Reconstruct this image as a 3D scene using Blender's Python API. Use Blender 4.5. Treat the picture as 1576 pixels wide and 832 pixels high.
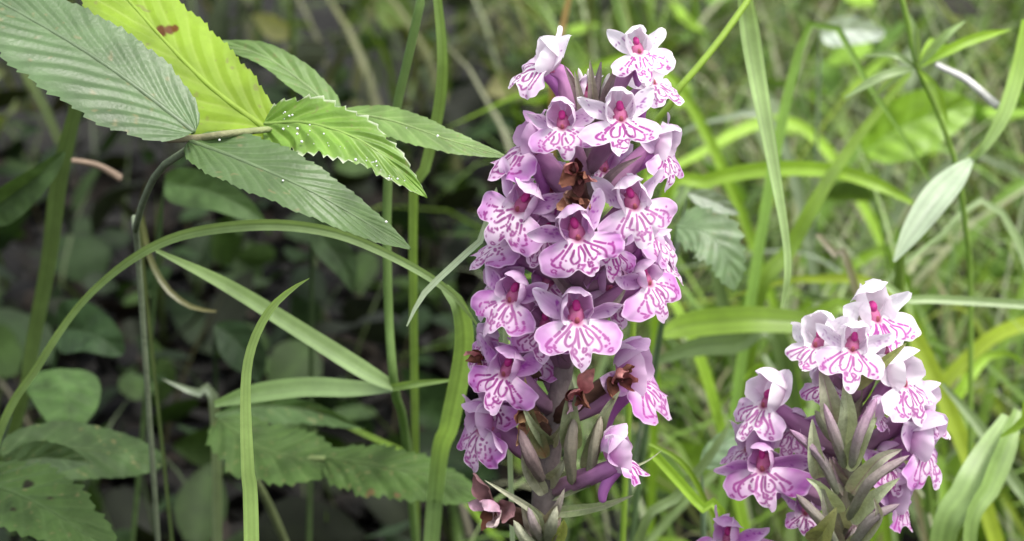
import bpy, math, random
import numpy as np
from mathutils import Vector, Matrix, Euler

# ------------------------------------------------------------------ camera
scene = bpy.context.scene
for o in list(bpy.data.objects):
    bpy.data.objects.remove(o)
COL = scene.collection
R = math.radians
PITCH = R(18.0)
HF = 0.2400                      # tan of half the horizontal field of view
CAM = np.array([0.0, -0.3043, 0.3190])
FWD = np.array([0, math.cos(PITCH), -math.sin(PITCH)])
UPV = np.array([0, math.sin(PITCH), math.cos(PITCH)])
RGT = np.array([1.0, 0, 0])
cd = bpy.data.cameras.new('camera')
cam = bpy.data.objects.new('camera', cd)
COL.objects.link(cam)
cam.location = CAM
cam.rotation_euler = (math.pi/2 - PITCH, 0, 0)
cd.sensor_width = 36
cd.lens = 18.0/HF
cd.clip_start = 0.01
cd.clip_end = 400
cd.dof.use_dof = True
cd.dof.focus_distance = 0.312
cd.dof.aperture_fstop = 34
scene.camera = cam

# ------------------------------------------------------------------ light
SUN_EL, SUN_AZ = R(62), R(140)     # azimuth clockwise from +Y: over the right shoulder
world = bpy.data.worlds.new('World')
scene.world = world
world.use_nodes = True
wn = world.node_tree.nodes
sky = wn.new('ShaderNodeTexSky')
sky.sky_type = 'NISHITA'
sky.sun_disc = False
sky.sun_elevation = SUN_EL
sky.sun_rotation = SUN_AZ
sky.dust_density = 3.0
sky.ozone_density = 0.6
hsv = wn.new('ShaderNodeHueSaturation')      # thin even cloud: a paler sky all over
hsv.inputs['Saturation'].default_value = .25
world.node_tree.links.new(sky.outputs[0], hsv.inputs['Color'])
world.node_tree.links.new(hsv.outputs[0], wn['Background'].inputs[0])
wn['Background'].inputs[1].default_value = 0.11
sd = bpy.data.lights.new('sun', 'SUN')
sd.energy = 1.35
sd.angle = R(16)
sd.color = (1.0, 0.95, 0.88)
sun = bpy.data.objects.new('sun', sd)
COL.objects.link(sun)
sun.location = (1, -1, 3)
sdir = Vector((math.sin(SUN_AZ)*math.cos(SUN_EL), math.cos(SUN_AZ)*math.cos(SUN_EL), math.sin(SUN_EL)))
sun.rotation_euler = sdir.to_track_quat('Z', 'Y').to_euler()

vs = scene.view_settings
vs.view_transform = 'Standard'
vs.look = 'None'
vs.exposure = 1.6
vs.gamma = 1
vs.use_curve_mapping = False
scene.render.engine = 'CYCLES'
scene.cycles.use_denoising = True
scene.cycles.max_bounces = 8
scene.cycles.transparent_max_bounces = 8
scene.cycles.caustics_reflective = False
scene.cycles.caustics_refractive = False

# ------------------------------------------------------------------ helpers
rng = np.random.default_rng(11)
random.seed(5)


def ray(px, py):
    return FWD + RGT*((px-788)/788*HF) + UPV*((416-py)/788*HF)


def W(px, py, Y):
    """point on the sight line of a photo pixel that stands in the vertical plane world y = Y"""
    d = ray(px, py)
    return CAM + d*((Y-CAM[1])/d[1])


def pxs(p):
    """metres per photo pixel at a world point"""
    return float(np.dot(np.asarray(p)-CAM, FWD))*HF/788


def gz(x, y):
    return (0.010*np.sin(x*9.1+1.3)*np.cos(y*7.7+.4) + 0.006*np.sin(x*23+y*17) + 0.003*np.sin(x*51-y*43+2))


def unit(v):
    v = np.asarray(v, float)
    n = np.linalg.norm(v, axis=-1, keepdims=True)
    return v/np.maximum(n, 1e-12)


def spline(pts, n):
    """Catmull-Rom through pts (any dimension), n samples evenly in length"""
    p = np.asarray(pts, float)
    if len(p) == 2:
        p = np.array([p[0], (p[0]+p[1])/2, p[1]])
    q = np.vstack([2*p[0]-p[1], p, 2*p[-1]-p[-2]])
    out = []
    m = 16
    for i in range(1, len(q)-2):
        t = np.linspace(0, 1, m, endpoint=False)[:, None]
        a, b, c, d = q[i-1], q[i], q[i+1], q[i+2]
        out.append(.5*((2*b)+(c-a)*t+(2*a-5*b+4*c-d)*t*t+(-a+3*b-3*c+d)*t**3))
    out.append(q[-2][None])
    o = np.vstack(out)
    L = np.concatenate([[0], np.cumsum(np.linalg.norm(np.diff(o[:, :3], axis=0), axis=1))])
    s = np.linspace(0, L[-1], n)
    return np.stack([np.interp(s, L, o[:, k]) for k in range(o.shape[1])], 1)


def grid_faces(nu, nv, wrap=False, off=0):
    i, j = np.meshgrid(np.arange(nu-1), np.arange(nv if wrap else nv-1), indexing='ij')
    a = i*nv+j
    b = i*nv+(j+1) % nv
    return (np.stack([a, b, b+nv, a+nv], -1).reshape(-1, 4)+off)


def mesh(name, v, f, mat, col=None):
    me = bpy.data.meshes.new(name)
    v = np.asarray(v, np.float32)
    f = np.asarray(f, np.int32)
    k = f.shape[1]
    me.vertices.add(len(v))
    me.vertices.foreach_set('co', v.ravel())
    me.loops.add(f.size)
    me.loops.foreach_set('vertex_index', f.ravel())
    me.polygons.add(len(f))
    me.polygons.foreach_set('loop_start', np.arange(0, f.size, k, dtype=np.int32))
    me.polygons.foreach_set('loop_total', np.full(len(f), k, np.int32))
    me.polygons.foreach_set('use_smooth', np.ones(len(f), bool))
    me.update(calc_edges=True)
    if col is not None:
        c = np.ones((len(v), 4), np.float32)
        c[:, :3] = np.clip(col, 0, 1)
        a = me.color_attributes.new('Col', 'FLOAT_COLOR', 'POINT')
        a.data.foreach_set('color', c.ravel())
    me.materials.append(mat)
    return me


def obj(name, me, parent=None, mw=None):
    o = bpy.data.objects.new(name, me)
    COL.objects.link(o)
    if parent is not None:
        o.parent = parent
    if mw is not None:
        o.matrix_local = mw
    return o


def tag(o, label=None, cat=None, group=None, kind=None):
    if label:
        o['label'] = label
    if cat:
        o['category'] = cat
    if group:
        o['group'] = group
    if kind:
        o['kind'] = kind
    return o


def empty(name, p):
    o = bpy.data.objects.new(name, None)
    o.empty_display_size = 0.01
    COL.objects.link(o)
    o.location = tuple(p)
    return o


def rel(parent):
    """meshes are made in world coordinates; this places them under an Empty"""
    return Matrix.Translation(-parent.location)


class Bag:
    """collects pieces of quads into one mesh"""
    def __init__(self):
        self.v, self.f, self.c, self.n = [], [], [], 0

    def add(self, v, f, c):
        v = np.asarray(v)
        self.v.append(v)
        self.f.append(np.asarray(f)+self.n)
        self.c.append(np.broadcast_to(np.asarray(c, float), (len(v), 3)))
        self.n += len(v)

    def mesh(self, name, mat):
        return mesh(name, np.vstack(self.v), np.vstack(self.f), mat, np.vstack(self.c))


def vnoise(p, s, seed=0):
    """cheap smooth value noise, 3-D, 0..1"""
    p = np.asarray(p)*s+seed*17.31
    i = np.floor(p).astype(np.int64)
    f = p-i
    f = f*f*(3-2*f)

    def h(a):
        n = (a[..., 0]*374761393+a[..., 1]*668265263+a[..., 2]*2147483647+seed*974711) & 0xffffffff
        n = ((n ^ (n >> 13))*1274126177) & 0xffffffff
        return ((n ^ (n >> 16)) & 0xffff)/65535.0
    r = 0
    for dx in (0, 1):
        for dy in (0, 1):
            for dz in (0, 1):
                w = (f[..., 0] if dx else 1-f[..., 0])*(f[..., 1] if dy else 1-f[..., 1])*(f[..., 2] if dz else 1-f[..., 2])
                r = r+w*h(i+np.array([dx, dy, dz]))
    return r


def sstep(a, b, x):
    t = np.clip((x-a)/(b-a), 0, 1)
    return t*t*(3-2*t)


# ------------------------------------------------------------------ materials
def soft_mat(name, trans, rough, spec, nscale, namp, bump, tint, bscale=None, coat=0, sss=0):
    m = bpy.data.materials.new(name)
    m.use_nodes = True
    nt = m.node_tree
    N, L = nt.nodes, nt.links
    bs = N['Principled BSDF']
    out = N['Material Output']
    at = N.new('ShaderNodeAttribute')
    at.attribute_name = 'Col'
    tc = N.new('ShaderNodeTexCoord')
    no = N.new('ShaderNodeTexNoise')
    no.inputs['Scale'].default_value = nscale
    no.inputs['Detail'].default_value = 6
    no.inputs['Roughness'].default_value = .65
    L.new(tc.outputs['Object'], no.inputs['Vector'])
    mr = N.new('ShaderNodeMapRange')
    mr.inputs[1].default_value = .25
    mr.inputs[2].default_value = .75
    mr.inputs[3].default_value = 1-namp
    mr.inputs[4].default_value = 1+namp
    L.new(no.outputs['Fac'], mr.inputs[0])
    mx = N.new('ShaderNodeVectorMath')
    mx.operation = 'SCALE'
    L.new(at.outputs['Color'], mx.inputs[0])
    L.new(mr.outputs[0], mx.inputs['Scale'])
    L.new(mx.outputs[0], bs.inputs['Base Color'])
    bs.inputs['Roughness'].default_value = rough
    bs.inputs['Specular IOR Level'].default_value = spec
    if coat:
        bs.inputs['Sheen Weight'].default_value = coat
        bs.inputs['Sheen Roughness'].default_value = .4
    if sss:
        bs.inputs['Subsurface Weight'].default_value = sss
        bs.inputs['Subsurface Radius'].default_value = (.0012, .0007, .0010)
        bs.inputs['Subsurface Scale'].default_value = 1
    if bump:
        n2 = N.new('ShaderNodeTexNoise')
        n2.inputs['Scale'].default_value = bscale or nscale*4
        n2.inputs['Detail'].default_value = 4
        L.new(tc.outputs['Object'], n2.inputs['Vector'])
        bp = N.new('ShaderNodeBump')
        bp.inputs['Strength'].default_value = bump
        bp.inputs['Distance'].default_value = .0004
        L.new(n2.outputs['Fac'], bp.inputs['Height'])
        L.new(bp.outputs[0], bs.inputs['Normal'])
    if trans:
        tr = N.new('ShaderNodeBsdfTranslucent')
        tm = N.new('ShaderNodeVectorMath')
        tm.operation = 'MULTIPLY'
        tm.inputs[1].default_value = tint
        L.new(mx.outputs[0], tm.inputs[0])
        L.new(tm.outputs[0], tr.inputs['Color'])
        mix = N.new('ShaderNodeMixShader')
        mix.inputs[0].default_value = trans
        L.new(bs.outputs[0], mix.inputs[1])
        L.new(tr.outputs[0], mix.inputs[2])
        L.new(mix.outputs[0], out.inputs['Surface'])
    return m


M_PETAL = soft_mat('petal', .34, .5, .3, 900, .08, .3, (1.03, 1.0, 1.03), 5000)
M_FLESH = soft_mat('flower_flesh', .12, .5, .35, 600, .15, .3, (1.1, 1, 1.1), 4000)
M_STEM = soft_mat('orchid_stem', 0, .5, .4, 700, .25, .35, (1, 1, 1), 3000)
M_BRACT = soft_mat('bract', .3, .5, .35, 1400, .22, .4, (1.2, 1.3, .7), 4000)
M_DRY = soft_mat('withered_petal', .2, .7, .2, 700, .35, .6, (1.2, 1, .8), 2500)
M_LEAF = soft_mat('bramble_leaf', .28, .45, .6, 260, .22, .25, (1.5, 1.6, .4), 1500)
M_FRESH = soft_mat('yellow_leaf', .45, .55, .25, 260, .16, .2, (1.5, 1.5, .35), 1500)
M_DULL = soft_mat('undergrowth_leaf', .25, .6, .18, 160, .4, .4, (1.4, 1.5, .5), 1600)
M_GRASS = soft_mat('grass_blade', .32, .42, .5, 220, .16, .15, (1.3, 1.4, .5), 2200)
M_MASS = soft_mat('meadow_grass', .30, .5, .4, 60, .3, 0, (1.3, 1.4, .5))
M_LITTER = soft_mat('leaf_litter', .1, .75, .2, 120, .4, .5, (1.2, 1, .7), 900)
M_TWIG = soft_mat('twig', 0, .75, .2, 300, .3, .6, (1, 1, 1), 1500)


def mat_ground():
    m = bpy.data.materials.new('soil')
    m.use_nodes = True
    N, L = m.node_tree.nodes, m.node_tree.links
    bs = N['Principled BSDF']
    tc = N.new('ShaderNodeTexCoord')
    no = N.new('ShaderNodeTexNoise')
    no.inputs['Scale'].default_value = 45
    no.inputs['Detail'].default_value = 9
    no.inputs['Roughness'].default_value = .7
    cr = N.new('ShaderNodeValToRGB')
    e = cr.color_ramp.elements
    e[0].position, e[0].color = .32, (.002, .002, .0015, 1)  # soil ramp runs near black: undergrowth shade is put into the colour
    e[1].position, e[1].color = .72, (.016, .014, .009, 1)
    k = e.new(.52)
    k.color = (.006, .0055, .004, 1)
    L.new(tc.outputs['Object'], no.inputs['Vector'])
    L.new(no.outputs['Fac'], cr.inputs[0])
    L.new(cr.outputs[0], bs.inputs['Base Color'])
    bs.inputs['Roughness'].default_value = .9
    bp = N.new('ShaderNodeBump')
    bp.inputs['Distance'].default_value = .01
    L.new(no.outputs['Fac'], bp.inputs['Height'])
    L.new(bp.outputs[0], bs.inputs['Normal'])
    return m


def mat_drop():
    m = bpy.data.materials.new('dew')
    m.use_nodes = True
    b = m.node_tree.nodes['Principled BSDF']
    b.inputs['Base Color'].default_value = (.9, .92, .9, 1)
    b.inputs['Roughness'].default_value = .05
    b.inputs['Transmission Weight'].default_value = .35
    b.inputs['IOR'].default_value = 1.33
    return m


M_SOIL = mat_ground()
M_DROP = mat_drop()

# ------------------------------------------------------------------ ground
def build_ground():
    a = np.sinh(np.linspace(-5.2, 5.2, 181))/np.sinh(5.2)*40
    X, Y = np.meshgrid(a, a+.3, indexing='ij')
    near = np.exp(-((X**2+(Y-.4)**2)/9))
    Z = gz(X, Y)*near
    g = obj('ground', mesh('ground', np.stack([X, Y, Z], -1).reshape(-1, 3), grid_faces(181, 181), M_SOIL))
    tag(g, 'brown soil coloured almost black for the shade under the grass and brambles', 'ground', kind='structure')


build_ground()

# ------------------------------------------------------------------ tubes and ribbons
def tube(path, rad, nseg=10, ribs=0, rib_amp=0, twist=0, cap=True):
    """path Nx3, rad N -> verts, faces"""
    p = np.asarray(path, float)
    n = len(p)
    rad = np.broadcast_to(np.asarray(rad, float), (n,)).copy()
    if cap:
        rad[-1] *= .05
        rad[0] *= .3
    T = unit(np.gradient(p, axis=0))
    ref = np.array([0, 0, 1.]) if abs(T[0][2]) < .9 else np.array([1., 0, 0])
    u = unit(ref-T[0]*np.dot(ref, T[0]))
    U = [u]
    for i in range(1, n):
        u = U[-1]-T[i]*np.dot(U[-1], T[i])
        U.append(unit(u))
    U = np.array(U)
    B = np.cross(T, U)
    th = np.linspace(0, 2*math.pi, nseg, endpoint=False)
    tt = np.linspace(0, 1, n)[:, None]
    rr = rad[:, None]*(1+rib_amp*np.cos(ribs*(th[None]+twist*tt)))
    v = p[:, None]+U[:, None]*(np.cos(th)[None, :, None]*rr[..., None])+B[:, None]*(np.sin(th)[None, :, None]*rr[..., None])
    return v.reshape(-1, 3), grid_faces(n, nseg, True)


def frame(path, roll=0.):
    """lateral B (left of travel as the camera sees it) and normal N facing the camera"""
    T = unit(np.gradient(path, axis=0))
    V = unit(path-CAM)
    B = unit(np.cross(T, V))
    N = np.cross(B, T)
    N = np.where((N*V).sum(1, keepdims=True) > 0, -N, N)
    roll = np.broadcast_to(np.asarray(roll, float), (len(path),))[:, None]
    return T, B*np.cos(roll)+N*np.sin(roll), N*np.cos(roll)-B*np.sin(roll)


def ribbon(pts, width, c0, c1, n=48, roll=0, fold=.35, twist=0, stripe=.25, seed=0, cpow=1.):
    """grass blade; pts world, width in metres along it"""
    p = spline(pts, n)
    t = np.linspace(0, 1, n)
    w = np.interp(t, np.linspace(0, 1, len(width)), width)
    T, B, N = frame(p, np.radians(roll)+np.radians(twist)*t)
    k = 9
    a = np.linspace(-1, 1, k)
    v = p[:, None]+B[:, None]*(a[None, :, None]*w[:, None, None]/2)+N[:, None]*((np.abs(a)[None, :, None]*fold-.5*fold)*w[:, None, None]/2)
    tc_ = t[:, None]**cpow
    c = np.asarray(c0)[None]*(1-tc_)+np.asarray(c1)[None]*tc_
    s = 1+stripe*np.cos(a*math.pi*3+seed)*.5-stripe*.5*(np.abs(a) < .2)
    c = c[:, None]*s[None, :, None]
    blot = .85+.3*vnoise(v*1.0, 160, seed)
    c = c*blot[..., None]
    return v.reshape(-1, 3), grid_faces(n, k), c.reshape(-1, 3)


def leaf_grid(pts, hwl, hwr, base, vein, rl=25, rr=25, teeth=14, serr=.10, nv=8, pleat=.05, shape=(.75, .9),
              edge=None, edge_w=.0, seed=0, droop=0, blot=None, n=None, wmin=.0, slant=.22):
    """leaf blade along a midrib given in world points. hwl, hwr half widths (m) left/right of travel; rl, rr fold angles"""
    nt = n or teeth*7
    p = spline(pts, nt)
    t = np.linspace(0, 1, nt)
    T, B, N = frame(p)
    prof = np.sin(math.pi*np.clip(t, 0, 1)**shape[0])**shape[1]
    prof = np.maximum(prof, wmin*np.minimum(1, (1-t)*6))
    prof[0] = max(prof[0], .02)
    kk = 41 if slant > .25 else 15
    a = np.linspace(0, 1, kk)
    L = np.linalg.norm(np.diff(p, axis=0), axis=1).sum()
    allv, allc, cols = [], [], []
    rg = np.random.default_rng(seed)
    for side, hw, ang in ((1, hwl, rl), (-1, hwr, rr)):
        ph = t*teeth+(.4 if side < 0 else 0)
        fr = ph-np.floor(ph)
        tooth = (fr**1.3-.55)*serr*(1+.5*np.sin(np.floor(ph)*2.3+side))
        big = np.sin(t*teeth*.5*2*math.pi/2.0)*serr*.35
        e = prof*(1+tooth+big)
        ang = np.radians(ang)
        x = a[None]*np.where(a[None] > .55, 1, 1)*(prof[:, None]*(1-a[None]**6)+e[:, None]*a[None]**6)*hw
        t_j = t+.005*np.sin(t*23+seed*1.7)+.003*np.sin(t*41+seed+side)
        vph = nv*(t_j[:, None]-slant*a[None]*(1-.35*a[None]))
        d = np.abs(vph-np.round(vph))             # 0 on the vein
        ridge = (np.abs(d)*2-.5)*pleat*hw*2*np.sin(math.pi*np.clip(a[None], 0, .98))**.7*np.minimum(1, prof[:, None]*2)
        curve = -droop*hw*a[None]**2
        fw = T[:, None]*(a[None, :, None]*.10*hw*prof[:, None, None])
        lat = B*side*math.cos(ang)+N*math.sin(ang)
        nor = N*math.cos(ang)-B*side*math.sin(ang)
        v = p[:, None]+lat[:, None]*x[..., None]+nor[:, None]*(ridge+curve)[..., None]+fw
        wav = ((vnoise(v, 1/(L*.35), seed)-.5)*.20+(vnoise(v, 1/(L*.12), seed+1)-.5)*.07)*hw*a[None]
        v = v+nor[:, None]*wav[..., None]
        vm = np.exp(-(d/.10)**2)*(.75-.35*a[None])
        vm = np.maximum(vm, np.exp(-(a[None]/.07)**2)*np.ones_like(d))
        c = np.asarray(base)[None, None]*(1-vm[..., None])+np.asarray(vein)[None, None]*vm[..., None]
        nz = vnoise(v, 1/(L*.10), seed+3)
        c = c*(.74+.52*nz)[..., None]
        sp_ = sstep(.80, .88, vnoise(v, 1/(L*.018), seed+11))*(vnoise(v, 1/(L*.12), seed+13) > .48)*.5*(serr > 0)
        c = c*(1-sp_[..., None])+np.array([.20, .17, .08])*sp_[..., None]
        pl_ = sstep(.70, .95, vnoise(v, 1/(L*.06), seed+17))*.22
        c = c*(1-pl_[..., None])+(c*1.25+.03)*pl_[..., None]
        if edge is not None:
            em = np.clip((a[None]-(1-edge_w))/edge_w, 0, 1)*np.ones_like(d)*(vnoise(v, 1/(L*.03), seed+5) > .35)
            c = c*(1-em[..., None])+np.asarray(edge)*em[..., None]
        if blot is not None:
            for (bt, bs, ba, br, bc) in blot:      # (t, side, a, radius, colour)
                if bs == side:
                    q = ((t[:, None]-bt)*L)**2+((a[None]-ba)*hw)**2
                    m_ = sstep(br*1.3, br*.7, np.sqrt(q)+.5*br*(vnoise(v, 1/br, 9)-.5))
                    c = c*(1-m_[..., None])+np.asarray(bc)*m_[..., None]
        allv.append(v.reshape(-1, 3))
        cols.append(c.reshape(-1, 3))
        f = grid_faces(nt, kk)
        allc.append(f if side > 0 else f[:, ::-1])
    n0 = len(allv[0])
    return np.vstack(allv), np.vstack([allc[0], allc[1]+n0]), np.vstack(cols), p


def pts_px(lst):
    return np.array([W(*q) for q in lst])


def leaflet(parent, lst, hwl, hwr, base, vein, mat=M_LEAF, name='leaflet', label=None, rib=True, **kw):
    """lst: (px, py, Y) from base to tip, half widths in photo pixels"""
    p = pts_px(lst)
    s = pxs(p.mean(0))
    rl, rr = kw.get('rl', 25), kw.get('rr', 25)
    v, f, c, mid = leaf_grid(p, hwl*s/math.cos(R(rl)), hwr*s/math.cos(R(rr)), base, vein, **kw)
    o = obj(name, mesh(name, v, f, mat, c), parent, rel(parent))
    if label:
        o['label'] = label
    if rib:
        _, B, N = frame(mid)
        L = np.linalg.norm(np.diff(mid, axis=0), axis=1).sum()
        r = np.linspace(.011, .003, len(mid))*L
        tv, tf = tube(mid-N*r[:, None]*.3, r, 6)
        obj('midrib', mesh('midrib', tv, tf, mat, np.broadcast_to(np.asarray(vein)*1.05, (len(tv), 3))), o)
    return o


def stem_part(parent, pts, r0, r1, c0, c1, mat=M_TWIG, name='stem', n=40):
    p = spline(pts, n)
    v, f = tube(p, np.linspace(r0, r1, n), 9)
    t = np.repeat(np.linspace(0, 1, n), 9)[:, None]
    return obj(name, mesh(name, v, f, mat, np.asarray(c0)*(1-t)+np.asarray(c1)*t), parent, rel(parent))


def root_at(x, y):
    return np.array([x, y, float(gz(x, y))-.003])


# ------------------------------------------------------------------ orchid flowers
MM = .001
LINE = np.array([.30, .010, .23])
LILAC = np.array([.41, .058, .42])
PINK = np.array([.66, .24, .59])
WHITE = np.array([.94, .91, .94])


def petal_sheet(L, Wd, cup, curl, lean=0, power=(.8, .8), tw=0, wave=0, seed=0, nu=22, nv=13, base_w=.18):
    """sheet from the origin up +Z, open towards -Y; returns verts, faces, t, w (mm)"""
    t = np.linspace(0, 1, nu)
    w = np.linspace(-1, 1, nv)
    hw = Wd/2*np.maximum(np.sin(math.pi*t**power[0])**power[1], base_w*(1-t)**.5)
    ang = np.radians(lean+curl*t)
    dz = np.cos(ang)*L/(nu-1)
    dy = -np.sin(ang)*L/(nu-1)
    z = np.concatenate([[0], np.cumsum(dz)[:-1]])
    y = np.concatenate([[0], np.cumsum(dy)[:-1]])
    x = hw[:, None]*w[None]*np.cos(cup*.6*np.abs(w[None]))
    off = cup*hw[:, None]*w[None]**2
    Y = y[:, None]-off*np.cos(ang)[:, None]
    Z = z[:, None]-off*np.sin(ang)[:, None]
    if tw:
        a = np.radians(tw)*t[:, None]
        x, Y = x*np.cos(a)-(Y-y[:, None])*np.sin(a), y[:, None]+x*np.sin(a)+(Y-y[:, None])*np.cos(a)
    if wave:
        Y = Y+wave*np.sin(t[:, None]*9+w[None]*2+seed)*np.abs(w[None])
    T, Wg = np.meshgrid(t, w, indexing='ij')
    return np.stack([x, Y, Z], -1).reshape(-1, 3), grid_faces(nu, nv), T.ravel(), Wg.ravel()


def lip_sheet(seed, wht, mid=1.0, side=1.0, spotty=0.0, lil=None, arch=1.0):
    rg = np.random.default_rng(seed)
    lil = LILAC if lil is None else lil
    nth, nr = 170, 54
    th = np.radians(np.linspace(-122, 122, nth))
    ad = np.abs(np.degrees(th))
    kx = np.array([0, 6, 12, 18, 24, 33, 46, 60, 72, 82, 92, 105, 125])
    nt_ = rg.uniform(4.7, 5.8)
    ky = np.array([8.9*mid, 8.6*mid, 7.5*mid, nt_, nt_*1.12*side, 7.9*side, 8.7*side, 8.4*side, 7.0*side, 5.0, 2.8, 1.3, .6])
    ra = np.interp(ad, kx, ky)
    kern = np.hanning(9)
    kern /= kern.sum()
    ra = np.convolve(np.pad(ra, 4, 'edge'), kern, 'valid')
    j1, j2, j3 = rg.uniform(0, 6, 3)
    lr = rg.uniform(.93, 1.07)
    ra = ra*np.where(th > 0, lr, 2-lr)*(1+.022*np.sin(9*th+j1)+.016*np.sin(17*th+j2)+.010*np.sin(29*th+j3))
    q = np.linspace(.05, 1, nr)
    r = ra[:, None]*q[None]
    tsk = rg.uniform(-.16, .16)
    x = r*np.sin(th+tsk*np.cos(th)**2)[:, None]
    s = r*np.cos(th+tsk*np.cos(th)**2)[:, None]*.98
    rel_ = q[None]*np.ones_like(r)
    # lines
    spotty = spotty+.25
    h = [[(.8, .6), (1.7, 1.9), (2.8, 3.6), (3.1, 5.0), (2.6, 5.9), (1.9, 5.5), (1.5, 6.3), (.8, 6.1), (.55, 7.0), (0, 7.2)],
         [(.35, 1.3), (.55, 2.8), (.8, 4.1), (1.35, 4.5), (1.75, 3.8), (1.55, 2.7), (1.15, 1.8)],
         [(1.6, .9), (2.6, 2.2), (3.9, 3.6), (4.1, 4.6), (3.5, 5.0)],
         [(.75, 5.0), (1.0, 5.5), (.6, 5.9), (.3, 5.4), (.5, 4.9)],
         [(.0, 1.6), (.12, 3.0), (.0, 4.6)]]
    d = np.full(x.shape, 9.)
    wob = rg.uniform(-.16, .16, (2, 40))
    k = 0
    for sgn in (1, -1):
        for li, poly in enumerate(h):
            if li == 4 and sgn < 0:
                continue
            pp = np.array(poly)*[sgn*1.22, .97]
            pp = pp+rg.uniform(-.26, .26, pp.shape)
            pp = spline(np.c_[pp, np.zeros(len(pp))], 40)[:, :2]
            brk = rg.uniform(0, 1, 40)*np.where(np.sin(np.arange(40)*.55+rg.uniform(0, 6)) > .75-.5*spotty, .5, 1)
            for a, b, bb in zip(pp[:-1], pp[1:], brk):
                if bb < .08+.34*spotty+(.22 if li in (2, 3) else 0):
                    continue
                ab = b-a
                tt = np.clip(((x-a[0])*ab[0]+(s-a[1])*ab[1])/(ab@ab+1e-9), 0, 1)
                d = np.minimum(d, np.hypot(x-a[0]-tt*ab[0], s-a[1]-tt*ab[1]))
        # ring near the tip of each side lobe and specks
        for cx, cs, rr in ((sgn*rg.uniform(4.5, 5.4), rg.uniform(5.2, 6.2), rg.uniform(.25, .42)),):
            d = np.minimum(d, np.abs(np.hypot((x-cx), (s-cs)*1.2)-rr)+.05)
        for _ in range(int(6+14*spotty)):
            cx, cs = sgn*rg.uniform(.5, 5.4), rg.uniform(2.6, 7.8)
            d = np.minimum(d, np.hypot(x-cx, (s-cs)*.8)+rg.uniform(.0, .10))
    d = np.minimum(d, np.abs(np.hypot(x-rg.uniform(-.2, .2), s-7.9*mid)-.3)+.06)
    wid = .8+.5*vnoise(np.stack([x, s, x*0], -1), .9, seed % 37)
    line = sstep(rg.uniform(.27, .34), .13, d/wid)*sstep(1.0, .93, rel_)
    e = sstep(.45, 1.0, rel_)
    side_e = sstep(1.8, 4.8, np.abs(x))
    cen = WHITE*(.35+.65*wht)+PINK*(.65-.65*wht)
    cen = np.where(True, np.maximum(cen, PINK), cen)
    out = lil*(1-wht)**.42+WHITE*(1-(1-wht)**.42)
    m = np.clip(.62*side_e+.38*e, 0, 1)*(.65+.5*vnoise(np.stack([x, s, x*0], -1), .45, seed % 41))
    m = np.clip(m, 0, 1)
    cw = WHITE*(.18+.62*wht)+cen*(.82-.62*wht)
    c = cw*(1-m[..., None])+out*m[..., None]
    rim = sstep(.93, .99, rel_)*.30
    c = c*(1-rim[..., None])+WHITE*rim[..., None]
    n1 = vnoise(np.stack([x, s, x*0], -1), 1.3, seed % 50)
    c = c*(.92+.16*n1)[..., None]
    LN = LINE*(1+.5*wht*np.array([.5, 3, .6]))
    la = rg.uniform(.82, .97)
    LN = LN*rg.uniform(.8, 1.15)
    c = c*(1-line[..., None]*la)+LN*line[..., None]*la
    thr = sstep(1.5, .4, r)
    c = c*(1-thr[..., None])+np.array([.42, .10, .24])*thr[..., None]
    # form
    bl, br_ = rg.uniform(.02, .055, 2)
    y = -.55*s*(1-s/26)+np.where(x < 0, bl, br_)*arch*x**2+rg.uniform(.0, .03)*arch*np.maximum(s-3.5, 0)**2
    y = y-.5*np.exp(-((np.abs(x)-1.1)/.8)**2-((s-2.0)/1.6)**2)
    y = y+(.45*np.sin(5*th+j2)[:, None]+.26*np.sin(11*th+j1)[:, None]+.10*np.sin(23*th+j3)[:, None])*rel_**3
    lz = rg.uniform(.70, .86)
    z = -s*lz+.012*x**2
    y = y-.22*line*0
    v = np.stack([x, y, z], -1).reshape(-1, 3)
    return v, grid_faces(nth, nr), c.reshape(-1, 3)


def rotm(rx=0, ry=0, rz=0):
    return np.array((Matrix.Rotation(R(rz), 3, 'Z') @ Matrix.Rotation(R(ry), 3, 'Y') @ Matrix.Rotation(R(rx), 3, 'X')))


def petal_col(t, w, v, base, tip, wht, seed, spots=.0, inner=None):
    e = np.clip(np.abs(w)**2.2*.75+sstep(.45, 1, t)*.7, 0, 1)*(.35+.65*wht)
    k0 = min(1., wht*(.62+.42*wht))
    b = base*(1-k0)+WHITE*k0
    c = b*(1-e[:, None])+tip*e[:, None]
    vein = np.exp(-((np.abs(w)-.36)/.07)**2)+np.exp(-(w/.07)**2)
    c = c*(1-.16*vein[:, None]*(1-t[:, None]))
    if inner is not None:
        k = sstep(.85, .1, t)*.75
        c = c*(1-k[:, None])+inner*k[:, None]
    if spots:
        n = vnoise(v, 1.5, seed)
        n2 = np.abs(n-.5)
        m = sstep(.045, .015, n2)*sstep(.95, .7, np.abs(w))*sstep(.12, .3, t)*sstep(.92, .75, t)*spots*(vnoise(v, .55, seed+7) > .45)
        c = c*(1-m[:, None])+np.array([.30, .03, .34])*m[:, None]
    c = c*(.94+.16*vnoise(v, .9, seed+2))[:, None]
    return c


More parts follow.
